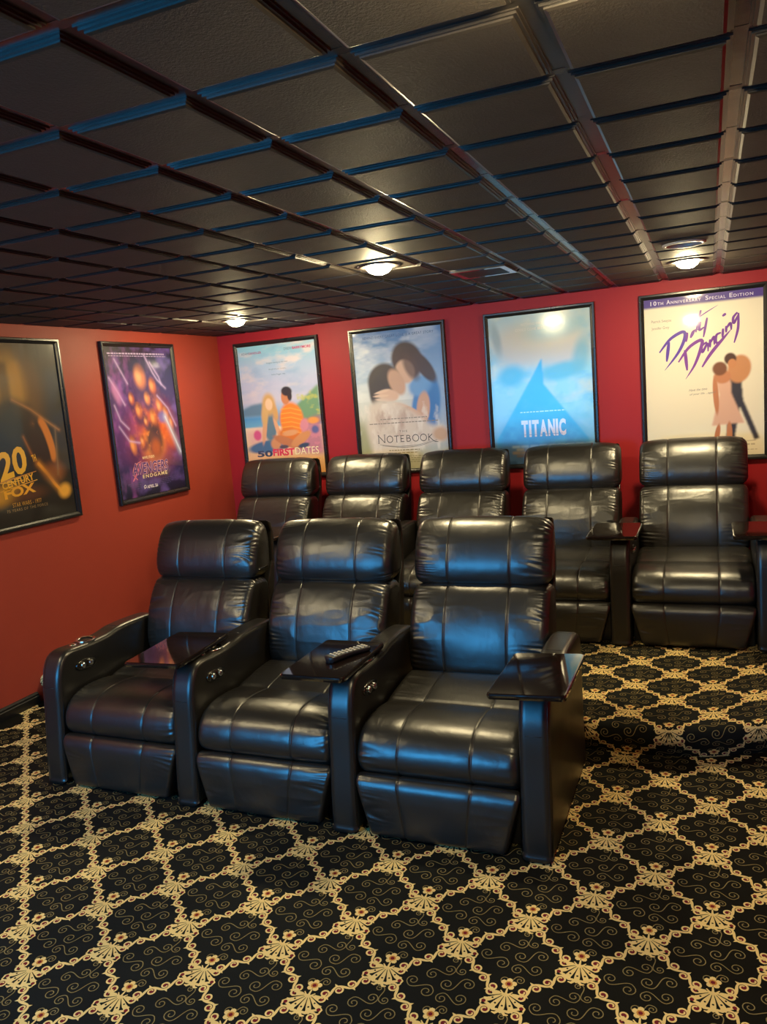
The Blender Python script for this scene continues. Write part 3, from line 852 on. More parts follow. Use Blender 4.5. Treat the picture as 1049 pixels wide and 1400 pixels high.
# ------------------------------------------------------------------ posters
def lin(h):
    c = np.array([int(h[i:i + 2], 16) for i in (0, 2, 4)]) / 255.0
    return np.where(c <= 0.04045, c / 12.92, ((c + 0.055) / 1.055) ** 2.4)

class Art:
    """a printed picture, kept as one colour per vertex of a fine grid; u in [-.34,.34] right, v in [-.5,.5] up"""
    W, H = 171, 251
    def __init__(s, c):
        u = np.linspace(-.34, .34, s.W); v = np.linspace(.5, -.5, s.H)
        s.U, s.V = np.meshgrid(u, v)
        s.A = np.tile(lin(c), (s.H, s.W, 1)).astype(float)
    def mix(s, m, c):
        c = lin(c) if isinstance(c, str) else c
        s.A = s.A * (1 - m[..., None]) + c * m[..., None]
    def grad(s, stops):
        vs = [a for a, _ in stops][::-1]; cs = np.array([lin(c) for _, c in stops])[::-1]
        for k in range(3): s.A[..., k] = np.interp(s.V, vs, cs[:, k])
    def ell(s, u, v, ru, rv, c, soft=0.12, rot=0.0, al=1.0):
        a = math.radians(rot); x = s.U - u; y = s.V - v
        X = (x * math.cos(a) + y * math.sin(a)) / ru; Y = (-x * math.sin(a) + y * math.cos(a)) / rv
        d = np.sqrt(X * X + Y * Y)
        m = np.clip((1 + soft - d) / (2 * soft), 0, 1); m = m * m * (3 - 2 * m)
        s.mix(m * al, c)
    def poly(s, P, c, blur=1, al=1.0):
        m = np.zeros_like(s.U, bool); n = len(P)
        for i in range(n):
            (x0, y0), (x1, y1) = P[i], P[(i + 1) % n]
            if y0 == y1: continue
            cond = ((y0 > s.V) != (y1 > s.V)) & (s.U < (x1 - x0) * (s.V - y0) / (y1 - y0) + x0)
            m ^= cond
        s.mix(s.blur(m.astype(float), blur) * al, c)
    @staticmethod
    def blur(m, r):
        for _ in range(2):
            for ax in (0, 1):
                if r < 1: continue
                k = np.ones(2 * r + 1) / (2 * r + 1)
                m = np.apply_along_axis(lambda q: np.convolve(np.pad(q, r, 'edge'), k, 'valid'), ax, m)
        return m
    def line(s, P, w, c, al=1.0, glow=0.0):
        d = np.full_like(s.U, 9.0)
        for (x0, y0), (x1, y1) in zip(P, P[1:]):
            dx, dy = x1 - x0, y1 - y0; L = dx * dx + dy * dy + 1e-12
            t = np.clip(((s.U - x0) * dx + (s.V - y0) * dy) / L, 0, 1)
            d = np.minimum(d, np.hypot(s.U - x0 - t * dx, s.V - y0 - t * dy))
        if glow: s.mix(np.exp(-(d / glow) ** 2) * al * .6, c)
        s.mix(np.clip((w - d) / .004 + .5, 0, 1) * al, c)
    def cloud(s, seed, c, sc_=(8, 14), lo=.45, hi=.75, al=.6, mask=None):
        n = Noise2(seed).fbm((s.U + 1) * sc_[0], (s.V + 1) * sc_[1], 4)
        m = np.clip((n - lo) / (hi - lo), 0, 1) * al
        if mask is not None: m = m * mask
        s.mix(m, c)

TEXTS = {}
def glyphs(body, bold=0.0, space=1.0):
    """outline of a line of writing from the built-in typeface, scaled to a unit box"""
    key = (body, bold, space)
    if key in TEXTS: return TEXTS[key]
    cu = bpy.data.curves.new('text', 'FONT'); cu.body = body; cu.size = 1.0; cu.offset = bold; cu.space_character = space; cu.resolution_u = 3
    ob = bpy.data.objects.new('text', cu); COL.objects.link(ob)
    dg = bpy.context.evaluated_depsgraph_get(); dg.update()
    me = bpy.data.meshes.new_from_object(ob.evaluated_get(dg))
    V = np.array([v.co[:2] for v in me.vertices]); F = [tuple(p.vertices) for p in me.polygons]
    bpy.data.objects.remove(ob); bpy.data.curves.remove(cu); bpy.data.meshes.remove(me)
    lo, hi = V.min(0), V.max(0)
    TEXTS[key] = ((V - lo) / (hi - lo), F)
    return TEXTS[key]

INKS = {}
def ink(h):
    if h not in INKS: INKS[h] = pmat('ink ' + h, tuple(lin(h)), 0.5, 0.4, coat=1.0, coat_rough=0.07, rvar=0.02)
    return INKS[h]

class Letters:
    def __init__(s): s.V = []; s.F = []; s.MI = []; s.mats = []; s.parts = {}
    def part(s, name):
        """what follows belongs to this block of writing"""
        s.V, s.F, s.MI, s.mats = s.parts.setdefault(name, ([], [], [], []))
        return s
    def mi(s, h):
        m = ink(h)
        if m not in s.mats: s.mats.append(m)
        return s.mats.index(m)
    def text(s, body, u0, v0, w, h, col, bold=0.0, rot=0.0, shear=0.0, space=1.0, lv=0):
        V, F = glyphs(body, bold, space)
        a = math.radians(rot); b = len(s.V); k = s.mi(col)
        for x, y in V:
            x2 = x * w + shear * y * h; y2 = y * h
            s.V.append((u0 + x2 * math.cos(a) - y2 * math.sin(a), lv, v0 + x2 * math.sin(a) + y2 * math.cos(a)))
        for f in F: s.F.append(tuple(b + i for i in f)); s.MI.append(k)
    def stroke(s, P, w, col, taper=0.5, lv=0, smooth=True):
        if smooth and len(P) > 2: P = catmull(P, 10 * len(P), False)
        P = np.array(P, float)
        if len(P) == 2: P = np.linspace(P[0], P[1], 8)
        n = len(P); T = np.gradient(P, axis=0); T /= np.linalg.norm(T, axis=1)[:, None] + 1e-9
        Nn = np.stack([-T[:, 1], T[:, 0]], 1); t = np.linspace(0, 1, n)
        W = (w * (1 - taper * (2 * np.abs(t - .45)) ** 2.2) * 0.5)[:, None]
        A = P + Nn * W; B = P - Nn * W; b = len(s.V); k = s.mi(col)
        for i in range(n): s.V += [(A[i, 0], lv, A[i, 1]), (B[i, 0], lv, B[i, 1])]
        for i in range(n - 1): s.F.append((b + 2 * i, b + 2 * i + 1, b + 2 * i + 3, b + 2 * i + 2)); s.MI.append(k)
    def rect(s, u0, v0, u1, v1, col, lv=0):
        b = len(s.V); s.V += [(u0, lv, v0), (u1, lv, v0), (u1, lv, v1), (u0, lv, v1)]; s.F.append((b, b + 1, b + 2, b + 3)); s.MI.append(s.mi(col))
    def dashes(s, u0, u1, v, h, col, seed=0):
        rnd = random.Random(seed); x = u0
        while x < u1:
            L = rnd.uniform(.012, .03); s.rect(x, v, min(x + L, u1), v + h, col); x += L + .006

PRINT = None
def print_mat(cr=0.07):
    m, nt, b = nmat('printed poster paper')
    at = N(nt, 'ShaderNodeVertexColor', layer_name='print')
    nt.links.new(at.outputs['Color'], b.inputs['Base Color'])
    b.inputs['Roughness'].default_value = 0.5
    b.inputs['Coat Weight'].default_value = 1.0
    b.inputs['Coat Roughness'].default_value = cr
    tc = N(nt, 'ShaderNodeTexCoord'); nz = N(nt, 'ShaderNodeTexNoise', Scale=6.0, Detail=2.0)
    nt.links.new(tc.outputs['Object'], nz.inputs['Vector'])
    bp = N(nt, 'ShaderNodeBump', Strength=0.012, Distance=0.02)
    nt.links.new(nz.outputs[0], bp.inputs['Height']); nt.links.new(bp.outputs[0], b.inputs['Coat Normal'])
    return m
PRINT = print_mat()
HAZY = print_mat(0.15)

def frame_mesh(hw, hh, wd, dp):
    """mitred moulding round a picture; front faces -y, back at y = 0"""
    prof = [(0, 0), (0, -dp * .8), (wd * .12, -dp), (wd * .45, -dp), (wd * .6, -dp * .8), (wd * .9, -dp * .62), (wd, -dp * .5), (wd, 0)]
    bm = bmesh.new(); rings = []
    for sx, sz in ((-1, -1), (1, -1), (1, 1), (-1, 1)):
        rings.append([bm.verts.new((sx * (hw - o), y, sz * (hh - o))) for o, y in prof])
    for k in range(4):
        A, B = rings[k], rings[(k + 1) % 4]
        for i in range(len(prof)):
            j = (i + 1) % len(prof); bm.faces.new((A[i], A[j], B[j], B[i]))
    bmesh.ops.recalc_face_normals(bm, faces=list(bm.faces))
    return bm

def poster(loc, rz, label, art, let, paper):
    root = empty('framed_poster', loc, rz, label, 'poster', 'framed film posters on the walls')
    bm_obj('frame', frame_mesh(.37, .531, .03, .026), M['frame'], root)
    bm = bmesh.new(); box(bm, -.352, .352, -.0075, -.001, -.512, .512); bm_obj('backing_board', bm, M['void'], root)
    W, H = Art.W, Art.H
    V = np.stack([art.U.ravel(), np.full(W * H, -.0085), art.V.ravel()], 1)
    I = np.arange(W * H).reshape(H, W)
    F = np.stack([I[1:, :-1].ravel(), I[1:, 1:].ravel(), I[:-1, 1:].ravel(), I[:-1, :-1].ravel()], 1)
    me = bpy.data.meshes.new('print'); me.from_pydata(V.tolist(), [], F.tolist()); me.update()
    ca = me.color_attributes.new('print', 'FLOAT_COLOR', 'POINT')
    rgba = np.concatenate([np.clip(art.A.reshape(-1, 3), 0.004, .86), np.ones((W * H, 1))], 1).astype(np.float32)
    ca.data.foreach_set('color', rgba.ravel())
    pr = link('print', me, paper, root)
    for nm, (LV, LF, LM, mats) in let.parts.items():
        V = [(x, -.0091 - .0002 * l, z) for x, l, z in LV]
        me = mesh_np(nm, V, LF, LM)
        bm = bmesh.new(); bm.from_mesh(me)
        for f in bm.faces:
            if f.normal.y > 0: f.normal_flip()
        bm.to_mesh(me); bm.free()
        link(nm.split('#')[0], me, mats, pr)
    return root

def poster_gold():
    a = Art('17120b')
    a.ell(-.04, .24, .20, .24, '8a5f1c', .7, 0, .75); a.ell(-.03, .27, .10, .16, 'd29a35', .6, 0, .6)
    for u, w_, c in ((-.14, .030, 'c08a2c'), (-.06, .035, '4d3512'), (.03, .028, 'b9842a')): a.poly([(u - w_, .40), (u + w_, .40), (u + w_ * 1.1, .10), (u - w_ * 1.1, .10)], c, 3, .8)
    a.grad2 = None
    a.cloud(3, '5a5046', (30, 3), .4, .8, .5, np.clip((a.V - .34) / .12, 0, 1))
    a.poly([(-.03, .20), (.10, .16), (.17, -.02), (.20, -.30), (-.30, -.30), (-.22, .05), (-.15, .17)], '0f0b07', 5, .95)
    a.line([(-.02, .19), (.10, .13), (.20, .06), (.29, .0)], .003, 'a8713a', .9, .012)
    a.line([(.10, .05), (.17, .02), (.24, -.10), (.25, -.28)], .004, '6d4420', .6, .02)
    a.ell(.19, -.05, .040, .135, 'd07a28', .14, 14); a.ell(.155, -.07, .030, .14, '120d08', .2, 14)
    a.line([(.10, -.18), (.16, -.25), (.20, -.31), (.255, -.375)], .010, 'e0932a', .95, .022)
    a.line([(.02, -.02), (.06, -.12), (.09, -.17)], .004, '9a5a26', .8, .012)
    a.ell(.27, -.36, .045, .04, 'e8a83c', .5, 20); a.ell(.21, -.24, .07, .05, '9a5420', .8, 0, .7)
    a.ell(-.20, -.33, .14, .05, 'd89a30', .7, 8, .8); a.ell(0, -.34, .12, .04, '5e3216', .7, 0, .8)
    a.line([(.262, .02), (.245, -.18), (.235, -.26)], .004, '8a6a44', .5, .012)
    L = Letters()
    L.part('title')
    L.text('20', -.175, -.255, .20, .155, 'f0b52c', .03, 11, .15)
    L.text('TH', .062, -.168, .030, .040, 'f0b52c', .02, 11)
    L.rect(-.18, -.262, -.02, -.258, 'f2c04a')
    L.text('CENTURY', -.168, -.298, .225, .040, 'f0b030', .03, 8)
    L.text('FOX', -.165, -.352, .22, .056, 'eea82e', .04, 4)
    for v, c in ((-.257, 'd08a3a'), (-.306, 'e0a040')): L.stroke([(-.19, v), (.075, v + .036)], .006, c, .3)
    L.part('caption')
    L.text('STAR WARS - 1977', -.122, -.402, .205, .024, 'c9953f', 0, 0, 0, 1.05)
    L.text('75 YEARS OF THE FORCE', -.165, -.426, .29, .0155, '9c8058', 0, 0, 0, 1.2)
    return a, L

def poster_purple():
    a = Art('1c1740')
    a.grad([(.5, '17152e'), (.3, '2c2560'), (0, '4a2c7a'), (-.2, '4b2a70'), (-.35, '2a2460'), (-.5, '17142f')])
    a.cloud(9, '7a5fc0', (9, 12), .45, .75, .6); a.cloud(12, 'a85ac0', (14, 8), .5, .8, .5, np.clip((.15 - a.U) / .3, 0, 1))
    a.ell(.05, -.10, .20, .20, 'c04a2a', .8, 0, .8); a.ell(.10, -.05, .14, .13, 'e0642c', .8, 0, .7); a.ell(.04, -.16, .10, .10, 'f09a3a', .7, 0, .8)
    rn = random.Random(4)
    blobs = [(-.02, .30, .055, .075), (.10, .24, .035, .05), (-.13, .16, .026, .04), (.03, .155, .028, .042), (.15, .10, .032, .05), (-.07, .075, .034, .05), (.21, .04, .028, .055), (.07, .02, .034, .055), (-.01, .0, .022, .032), (-.17, -.15, .03, .06), (-.07, -.13, .024, .035), (.26, -.02, .022, .05)]
    for k, (u, v, ru, rv) in enumerate(blobs):                    # loose glowing brush marks
        a.ell(u + .012, v - rv * 1.0, ru * 1.7, rv * 1.1, ['40245c', '5c2440', '382058'][k % 3], .5, 0, .8)
        a.ell(u, v, ru, rv, ['d07a50', 'c8683c', 'b85c48'][k % 3], .45, 12, .9)
        a.ell(u - ru * .25, v + rv * .1, ru * .5, rv * .6, ['f0b080', 'f4a868'][k % 2], .7, 8, .75)
        a.ell(u + ru * .1, v + rv * .75, ru * .9, rv * .4, ['4a2a2c', '6a2e20', '3c2434'][k % 3], .8, -6, .45)
    a.ell(.06, -.14, .085, .115, '2c2338', .3, 0, .9); a.ell(.06, -.19, .05, .06, 'c8602c', .6, 0, .7)
    a.ell(.20, -.08, .05, .13, 'd05a2c', .4, 28, .8); a.ell(.17, .02, .045, .04, '5a6ac8', .5, 0, .8)
    a.line([(.20, .02), (.26, -.10), (.33, -.24)], .006, 'c8d4ff', .9, .025)
    for P in ([(.05, .45), (.12, .33), (.16, .28), (.24, .22)], [(.10, .40), (.18, .30), (.20, .25)], [(-.32, .30), (-.25, .20), (-.20, .12)], [(-.25, .42), (-.15, .26)], [(.14, .17), (.24, .08), (.31, -.05)], [(-.28, -.02), (-.2, -.12), (-.1, -.14)], [(-.3, .12), (-.26, .02), (-.19, -.04)]):
        a.line(P, .0015, 'c9b0f0', .75, .010)
    a.ell(-.27, .20, .03, .07, 'd08ad0', .7, 20, .7)
    a.cloud(21, 'ff9a50', (24, 24), .55, .75, .55, np.exp(-((a.U - .03) / .16) ** 2 - ((a.V + .05) / .2) ** 2))
    L = Letters()
    L.part('credits')
    L.dashes(-.31, .27, .452, .010, 'b8a8d8', 2); L.dashes(-.30, .28, .438, .006, 'a898c8', 3)
    L.part('title')
    L.text('MARVEL STUDIOS', -.095, -.252, .125, .018, 'f4d8b0', .02)
    L.text('AVENGERS', -.215, -.352, .375, .083, 'e8b0c0', .055, -1, .12)
    L.text('AVENGERS', -.212, -.350, .370, .079, '5a3c86', .02, -1, .12, lv=1)
    L.stroke([(-.17, -.385), (-.205, -.34), (-.18, -.29), (-.11, -.262)], .010, 'e08890', .6)
    L.stroke([(-.215, -.39), (-.16, -.33), (-.12, -.275)], .014, 'd878a0', .5)
    L.text('ENDGAME', -.115, -.382, .262, .024, 'f0dcb0', .02, 0, 0, 1.3)
    L.part('credits')
    L.part('credits#2')
    for k in range(4): L.dashes(-.27 + .02 * k, .27 - .03 * k, -.408 - .012 * k, .004, '5a4f8c', 5 + k)
    L.part('caption')
    L.text('APRIL 26', -.085, -.455, .115, .022, 'f0e8f8', .03)
    L.stroke([(-.115, -.452), (-.092, -.444), (-.102, -.43), (-.115, -.44), (-.105, -.45)], .006, 'f0e8f8', .2)
    return a, L

def poster_beach():
    a = Art('a8cce8')
    a.grad([(.5, '8fd0e6'), (.35, 'a9c4e6'), (.2, 'b9bfe2'), (.08, 'c6c4e0'), (-.01, '8fb4e0'), (-.06, '4a9ad8'), (-.12, '6ab0dc'), (-.135, 'f0d8c0'), (-.3, 'efc8a2'), (-.5, 'e6a25c')])
    a.cloud(4, 'f0dcdc', (7, 16), .45, .7, .7, np.clip((a.V - .05) / .1, 0, 1)); a.cloud(6, '7aa8d8', (6, 14), .5, .8, .5, np.clip((a.V - .05) / .1, 0, 1))
    a.poly([(-.34, .02), (-.26, .05), (-.16, .06), (-.08, -.0), (-.08, -.04), (-.34, -.04)], '5f86a8', 2)
    a.poly([(.10, .0), (.20, .07), (.28, .13), (.34, .17), (.34, -.12), (.12, -.12)], '6f9a78', 2)
    a.cloud(8, 'c0c060', (22, 26), .5, .7, .8, ((a.U > .14) & (a.V < .13 + .2 * (a.U - .28)) & (a.V > -.06)).astype(float))
    a.poly([(.18, -.10), (.34, -.06), (.34, -.36), (.10, -.34)], 'b05a8c', 4, .8); a.cloud(11, 'e08aa0', (40, 40), .5, .6, .5, ((a.U > .16) & (a.V < -.12) & (a.V > -.34)).astype(float))
    a.poly([(-.33, -.16), (-.18, -.13), (-.14, -.26), (-.31, -.27)], 'e8b0b0', 4, .7); a.ell(-.235, -.19, .035, .04, 'd85a90', .3)
    # two plain seated shapes, one blue and one orange
    a.ell(-.14, -.28, .19, .048, '46709c', .2, 6); a.ell(-.11, -.125, .058, .12, '5f7f96', .2, -4); a.ell(-.165, -.15, .020, .11, 'e2a884', .3, -12); a.ell(-.045, -.16, .018, .11, 'e2a884', .3, 16)
    a.ell(-.105, .045, .058, .085, 'd2a66a', .3); a.ell(-.15, -.03, .03, .09, 'd8ae74', .4, -8); a.ell(-.055, -.02, .024, .07, 'd2a266', .4, 8); a.ell(-.105, .045, .032, .045, 'f0c8a8', .25)
    a.ell(-.075, -.265, .045, .045, 'd89468', .3)
    a.ell(.085, -.09, .105, .14, 'ee8428', .14, 4); a.ell(.05, -.20, .09, .06, 'e07a2c', .25, -8)
    for k in range(6): a.line([(-.005, .0 - .035 * k), (.08, .005 - .035 * k), (.17, -.02 - .035 * k)], .004, 'f6aa44', .8)
    a.ell(.05, .095, .040, .062, 'c87f56', .18, -8); a.ell(.062, .135, .046, .036, '2a2830', .2, -6); a.ell(.085, .10, .02, .04, '2e2a30', .3)
    a.ell(.03, -.255, .13, .034, 'c47a50', .2, -22); a.ell(.15, -.235, .10, .036, 'd8925e', .2, 30); a.ell(.06, -.185, .07, .022, 'e0a070', .3, 6)
    a.ell(.17, -.287, .05, .018, '3a4a66', .3, 10); a.ell(-.005, -.29, .04, .014, '5a4a5a', .3)
    a.ell(.19, -.13, .035, .05, 'd88aa0', .3, -20); a.ell(.27, -.10, .05, .025, 'e89a4a', .4); a.ell(.28, -.17, .03, .03, '5a62a0', .4)
    L = Letters()
    L.part('credit#1')
    L.text('ADAM', -.307, .437, .065, .018, '5a7aa0', 0); L.text('SANDLER', -.240, .437, .115, .018, 'a8528a', .02)
    L.part('credit#2'); L.text('DREW', .075, .445, .070, .020, '7a8aa8', 0); L.text('BARRYMORE', .148, .445, .158, .020, 'd04a78', .03)
    L.part('tagline')
    L.text('Imagine having to win over', -.09, .352, .19, .015, '6a80a0'); L.part('tagline#2'); L.text('the girl of your dreams...', -.075, .303, .16, .015, '6a80a0'); L.part('tagline#3'); L.text("every friggin' day.", -.055, .262, .125, .015, '6a80a0')
    L.part('title')
    L.text('50', -.253, -.362, .14, .050, '39486a', .035); L.text('FIRST', -.110, -.359, .193, .056, 'e2365a', .04); L.text('DATES', .090, -.355, .205, .056, 'f8ecc0', -.005)
    L.part('credits')
    L.dashes(.0, .30, -.395, .006, 'c88a50', 8)
    return a, L

def poster_sky():
    a = Art('8fb4dc')
    a.grad([(.5, '4c78b4'), (.36, '6f98cc'), (.2, 'a2bfde'), (.05, 'd8dfe0'), (-.2, 'd8d4c6'), (-.5, 'b8b294')])
    a.cloud(5, 'e8eef4', (7, 16), .5, .72, .8, np.clip(1 - np.abs(a.V - .3) / .25, 0, 1) * (a.U < .1)); a.cloud(15, 'ffffff', (5, 12), .45, .8, .6, (a.V > 0).astype(float))
    a.ell(.32, .1, .2, .4, '7aa2d8', .8, 0, .7)
    a.poly([(-.34, -.12), (-.26, -.2), (-.18, -.5), (-.34, -.5)], '9a9a6a', 8, .8)
    # two plain soft shapes leaning together
    a.ell(.19, -.06, .105, .23, '4a86cc', .12, -12); a.ell(.16, .09, .09, .07, '6fa4de', .25, 20); a.ell(.23, -.1, .06, .18, '3c74bc', .6, -10, .7)
    a.ell(.07, .28, .115, .135, '4a3c34', .14, 20); a.ell(.20, .22, .05, .13, '4f4038', .2, 35); a.ell(.05, .20, .075, .085, 'd8b49a', .16, 14); a.ell(.10, .23, .05, .10, '54443a', .35, 24, .8)
    a.ell(-.12, .14, .125, .135, '4a4238', .13, -20); a.ell(-.17, .06, .07, .11, '463e36', .2); a.ell(-.02, .13, .058, .10, 'cda68c', .2, 24)
    a.ell(.17, -.07, .05, .12, 'd2a68c', .16, -8); a.ell(.06, -.09, .14, .038, 'd8b096', .18, -28); a.ell(-.09, .04, .08, .045, 'e0bca4', .2, -8); a.ell(-.14, .07, .06, .010, 'e8c8b0', .3, 10); a.ell(-.15, .04, .06, .010, 'e8c8b0', .3, 0); a.ell(-.14, .01, .055, .010, 'e4c0a8', .3, -8)
    a.poly([(-.25, -.02), (-.16, .02), (.0, -.02), (.10, -.10), (.22, -.19), (.33, -.20), (.33, -.30), (.1, -.36), (-.24, -.44), (-.28, -.2)], 'ded0c4', 4)
    a.cloud(25, 'b89a8c', (16, 9), .5, .75, .8, ((a.U > -.22) & (a.U < .14) & (a.V < -.05) & (a.V > -.26)).astype(float))
    a.cloud(26, 'f4ece4', (22, 12), .5, .7, .6, ((a.V < -.02) & (a.V > -.42)).astype(float)); a.ell(.29, -.26, .06, .05, 'd0a888', .4)
    L = Letters()
    L.part('tagline')
    L.text('BEHIND EVERY GREAT LOVE IS A GREAT STORY', -.26, .452, .545, .018, '3a5a8c', 0, 0, 0, 1.1)
    L.part('credits')
    L.dashes(-.17, .2, -.135, .007, '9a9088', 1); L.dashes(-.26, .28, -.165, .007, '948a80', 2)
    L.part('title#2')
    L.text('THE', -.028, -.232, .062, .014, '6a625a', 0, 0, 0, 1.5)
    K = '3c3a38'; L.part('title')
    def serif(letters, u0, v0, w_, h, t):
        x = u0
        for ch, wd in letters:
            ww = wd * w_; hh = h * (1.25 if ch == 'N' else 1.0)
            f = lambda px, py: (x + px * ww, v0 + py * hh)
            sg = {'N': [[(0.1, -.06), (.14, .98)], [(.05, 1), (.85, .0)], [(.86, .0), (.88, 1)]], 'T': [[(.5, 0), (.5, 1)], [(.05, .97), (.95, .97)]],
                  'E': [[(.15, 0), (.15, 1)], [(.1, .97), (.8, .97)], [(.1, .52), (.7, .52)], [(.1, .03), (.85, .03)]], 'B': [[(.15, 0), (.15, 1)]], 'K': [[(.15, 0), (.15, 1)], [(.18, .48), (.85, 1)], [(.3, .55), (1.1, -.12), (1.9, -.30)]]}.get(ch, [])
            for S in sg: L.stroke([f(*p) for p in S], t, K, .15)
            if ch == 'O': L.stroke([f(.5 + .45 * math.cos(q), .5 + .52 * math.sin(q)) for q in np.linspace(0, 2 * PI, 15)], t, K, .0)
            if ch == 'B':
                L.stroke([f(*p) for p in ((.15, .98), (.6, .95), (.72, .76), (.55, .55), (.15, .53))], t, K, .1); L.stroke([f(*p) for p in ((.15, .53), (.65, .5), (.85, .27), (.65, .04), (.15, .02))], t, K, .1)
            for S in sg:
                for p in (S[0], S[-1]):
                    if ch in 'NTEK' and abs(S[0][0] - S[-1][0]) < .1: q = f(*p); L.rect(q[0] - .007, q[1] - .0012, q[0] + .007, q[1] + .0012, K)
            x += ww + .008
    serif((('N', 1.35), ('O', 1.05), ('T', .85), ('E', .8), ('B', .85), ('O', 1.1), ('O', 1.1), ('K', .85)), -.204, -.302, .0475, .046, .0052)
    L.stroke([(-.19, -.315), (-.06, -.333), (.10, -.330), (.22, -.306)], .003, K, .5)
    L.stroke([(-.17, -.324), (-.02, -.342), (.12, -.336), (.26, -.30)], .003, K, .5)
    L.part('credits#2')
    L.dashes(-.12, .12, -.365, .006, '8a8060', 4); L.dashes(-.08, .1, -.385, .006, '9a8a60', 5)
    for k in range(4): L.dashes(-.2, .2, -.41 - .014 * k, .004, '8a8468', 9 + k)
    return a, L

def poster_blue():
    a = Art('a8dcec')
    a.grad([(.5, 'c0d8d8'), (.3, 'cfe0dc'), (.1, 'a4dcee'), (-.15, '9ad4f0'), (-.35, '86b8ec'), (-.5, '28344c')])
    a.cloud(7, '6cc0e0', (7, 9), .45, .75, .7); a.cloud(17, 'e8e4cc', (6, 7), .5, .75, .7, (a.V > -.1).astype(float))
    a.ell(-.13, .29, .19, .13, 'd8cdb8', .5, -10, .9); a.ell(.16, .27, .16, .14, 'd8d0c4', .5, 8, .9); a.ell(.02, .33, .2, .12, 'ddd0a8', .7, 0, .8)
    a.ell(.12, .40, .18, .07, '78bccc', .6, 8, .7); a.ell(-.2, .10, .09, .07, '50b4d8', .5, 10, .9); a.ell(.14, .11, .15, .055, '5cb8d4', .45, 10, .9); a.ell(.27, .2, .05, .12, '74b8cc', .6, -12, .8); a.ell(-.29, .36, .03, .1, '8a9c9c', .6, 10, .7)
    a.poly([(.008, .20), (-.05, .10), (-.32, -.33), (-.32, -.5), (.32, -.5), (.30, -.345), (.02, .03), (.012, .20)], '38b0ea', 1)
    a.poly([(-.26, -.22), (.20, -.22), (.30, -.345), (.32, -.5), (-.32, -.5), (-.32, -.33)], '3f86d0', 9, .85)
    a.cloud(19, '58b8ee', (10, 14), .5, .8, .5, (a.V < .1).astype(float))
    a.poly([(-.34, -.36), (.34, -.36), (.34, -.5), (-.34, -.5)], '2c3c58', 6, .85)
    for r in range(4):  # brick rows: a reflection painted into the print
        for k in range(9):
            a.poly([(-.22 + .062 * k + .03 * (r % 2), -.372 - .022 * r), (-.164 + .062 * k + .03 * (r % 2), -.372 - .022 * r), (-.164 + .062 * k + .03 * (r % 2), -.389 - .022 * r), (-.22 + .062 * k + .03 * (r % 2), -.389 - .022 * r)], ['8aa0b4', '8c8470', '806848', '6a5030'][r], 1, .75)
    L = Letters()
    L.part('tagline')
    L.text('NOTHING ON EARTH', -.115, .428, .20, .017, 'f0ead8', 0, 0, 0, 1.1); L.text('COULD COME BETWEEN THEM', -.155, .394, .31, .017, 'f0ead8', 0, 0, 0, 1.1)
    L.part('credits')
    L.dashes(-.15, .155, -.152, .007, 'c8e4f8', 4)
    L.part('title')
    x = -.147
    for ch, ww in (('T', .046), ('I', .016), ('T', .046), ('A', .052), ('N', .046), ('I', .016), ('C', .046)):
        L.text(ch, x, -.318, ww, .114, 'e2d8ee', .05); x += ww + .0055
    L.rect(-.13, -.3045, .13, -.3015, '5a8ad0', 2)
    return a, L

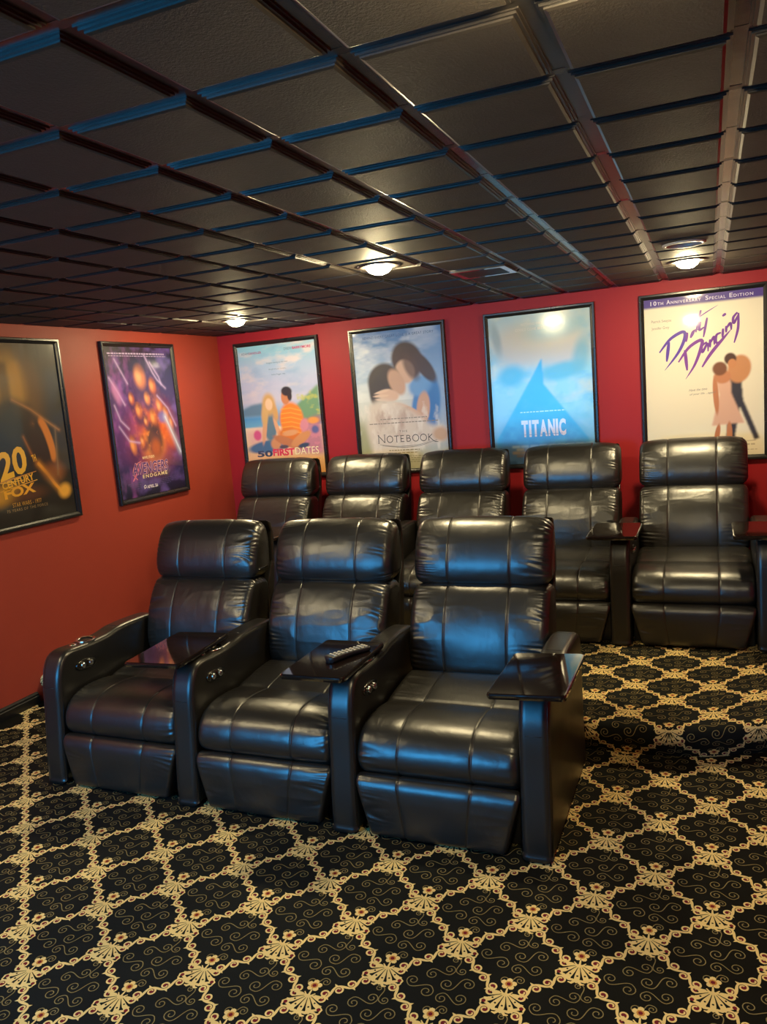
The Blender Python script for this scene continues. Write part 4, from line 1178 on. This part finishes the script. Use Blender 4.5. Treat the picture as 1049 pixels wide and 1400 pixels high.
def poster_cream():
    a = Art('efe4cc')
    a.poly([(-.36, .52), (.36, .52), (.36, .448), (-.36, .448)], '4a2f8c', 1)
    a.ell(.1, -.38, .3, .1, 'f2e6d0', .7)
    # two plain standing shapes, pale pink and black
    a.poly([(.135, -.02), (.215, -.02), (.225, -.16), (.315, -.40), (.285, -.41), (.205, -.20), (.172, -.41), (.125, -.41), (.14, -.18)], '34323c', 1)
    a.ell(.205, .03, .065, .085, 'c88a5c', .14, -12); a.ell(.155, .095, .034, .036, '4c2c1c', .2); a.ell(.165, .065, .024, .028, 'c88658', .2)
    a.poly([(.07, -.03), (.155, -.03), (.16, -.12), (.23, -.30), (.045, -.31), (.09, -.12)], 'dcae98', 1)
    a.ell(.11, -.01, .048, .042, 'c48058', .2); a.ell(.095, .04, .042, .042, '7a4a2c', .2, 20)
    a.ell(.07, -.12, .016, .12, 'c07c54', .2, 3); a.ell(.075, -.365, .015, .065, 'b87048', .2, -10); a.ell(.145, -.36, .016, .07, 'c07c54', .2)
    a.line([(.05, -.425), (.29, -.412)], .002, '7a7060', .7)
    L = Letters()
    P = 'dcd4f0'
    L.part('banner')
    for body, u0, w_, h in (('10', -.300, .036, .026), ('TH', -.258, .034, .018), ('A', -.205, .022, .026), ('NNIVERSARY', -.180, .175, .018), ('S', .020, .018, .026), ('PECIAL', .042, .092, .018), ('E', .155, .018, .026), ('DITION', .178, .108, .018)):
        L.text(body, u0, .462, w_, h, P, .015, 0, 0, 1.25)
    L.part('credits')
    L.text('Patrick Swayze', -.297, .350, .118, .022, '8c8478', 0); L.text('Jennifer Grey', -.297, .308, .105, .022, '8c8478', 0)
    L.part('title')
    S = [[(-0.254, -0.361), (-0.188, -0.283), (-0.112, -0.245), (-0.103, -0.284), (-0.143, -0.371), (-0.225, -0.474)], [(-0.196, -0.299), (-0.212, -0.42)], [(-0.087, -0.252), (-0.095, -0.309)], [(-0.075, -0.191), (-0.091, -0.21)], [(-0.046, -0.244), (-0.069, -0.287)], [(-0.069, -0.287), (-0.054, -0.251), (-0.026, -0.238)], [(-0.007, -0.125), (-0.038, -0.257)], [(-0.068, -0.213), (-0.004, -0.158), (0.093, -0.104)], [(-0.01, -0.194), (-0.018, -0.243), (0.01, -0.229)], [(0.028, -0.174), (0.005, -0.29)], [(-0.143, -0.43), (-0.079, -0.344), (-0.007, -0.306), (-0.012, -0.359), (-0.049, -0.455), (-0.103, -0.539)], [(-0.103, -0.358), (-0.093, -0.485)], [(0.024, -0.321), (-0.004, -0.343), (-0.002, -0.381), (0.028, -0.33), (0.03, -0.379)], [(0.042, -0.307), (0.042, -0.356)], [(0.045, -0.327), (0.066, -0.293), (0.066, -0.342)], [(0.105, -0.272), (0.079, -0.286), (0.078, -0.331), (0.105, -0.321)], [(0.117, -0.249), (0.113, -0.305)], [(0.134, -0.161), (0.114, -0.175)], [(0.135, -0.235), (0.134, -0.275)], [(0.138, -0.247), (0.159, -0.221), (0.163, -0.262)], [(0.198, -0.161), (0.175, -0.19), (0.178, -0.223), (0.204, -0.173)], [(0.204, -0.165), (0.2, -0.258), (0.178, -0.341)], [(-0.006, -0.472), (0.054, -0.382), (0.166, -0.254)]]
    for k, st in enumerate(S):
        c = '5a3aa8' if k < 2 else ('7c3c9c' if k in (10, 11, 22) else '74369c')
        wdt = 0.020 if k in (0, 1, 10, 11, 22) else (0.007 if k == 7 else 0.0150)
        L.stroke([(u, v + .530) for u, v in st], wdt, c, .75 if k in (0, 10, 22, 7) else .45, lv=k % 3)
    L.part('tagline')
    L.text('Have the time', -.085, -.088, .105, .016, '8a8278', 0, 2, .25); L.text('of your life ...again!', -.083, -.116, .150, .016, '8a8278', 0, 2, .25)
    L.part('credits#2')
    L.dashes(.19, .29, -.44, .010, 'c8bca4', 3); L.dashes(.22, .30, -.47, .005, 'c8bca4', 4)
    return a, L

ZP = 1.534
for loc, rz, lab, fn in (((0.0, -2.055, ZP), PI / 2, 'framed dark gold poster on the left wall, cut by the left picture edge', poster_gold),
                         ((0.0, -0.965, ZP), PI / 2, 'framed purple and orange poster on the left wall near the corner', poster_purple),
                         ((0.5205, 0.0, ZP), 0.0, 'framed beach poster with blue, red and white title on the back wall', poster_beach),
                         ((1.5155, 0.0, ZP), 0.0, 'framed pale sky poster with thin dark serif title on the back wall', poster_sky),
                         ((2.535, 0.0, ZP), 0.0, 'framed bright blue poster with white block title on the back wall', poster_blue),
                         ((3.5475, 0.0, ZP), 0.0, 'framed cream poster with purple band and purple script title on the back wall', poster_cream)):
    a, L = fn()
    poster(loc, rz, lab, a, L, HAZY if fn is poster_blue else PRINT)
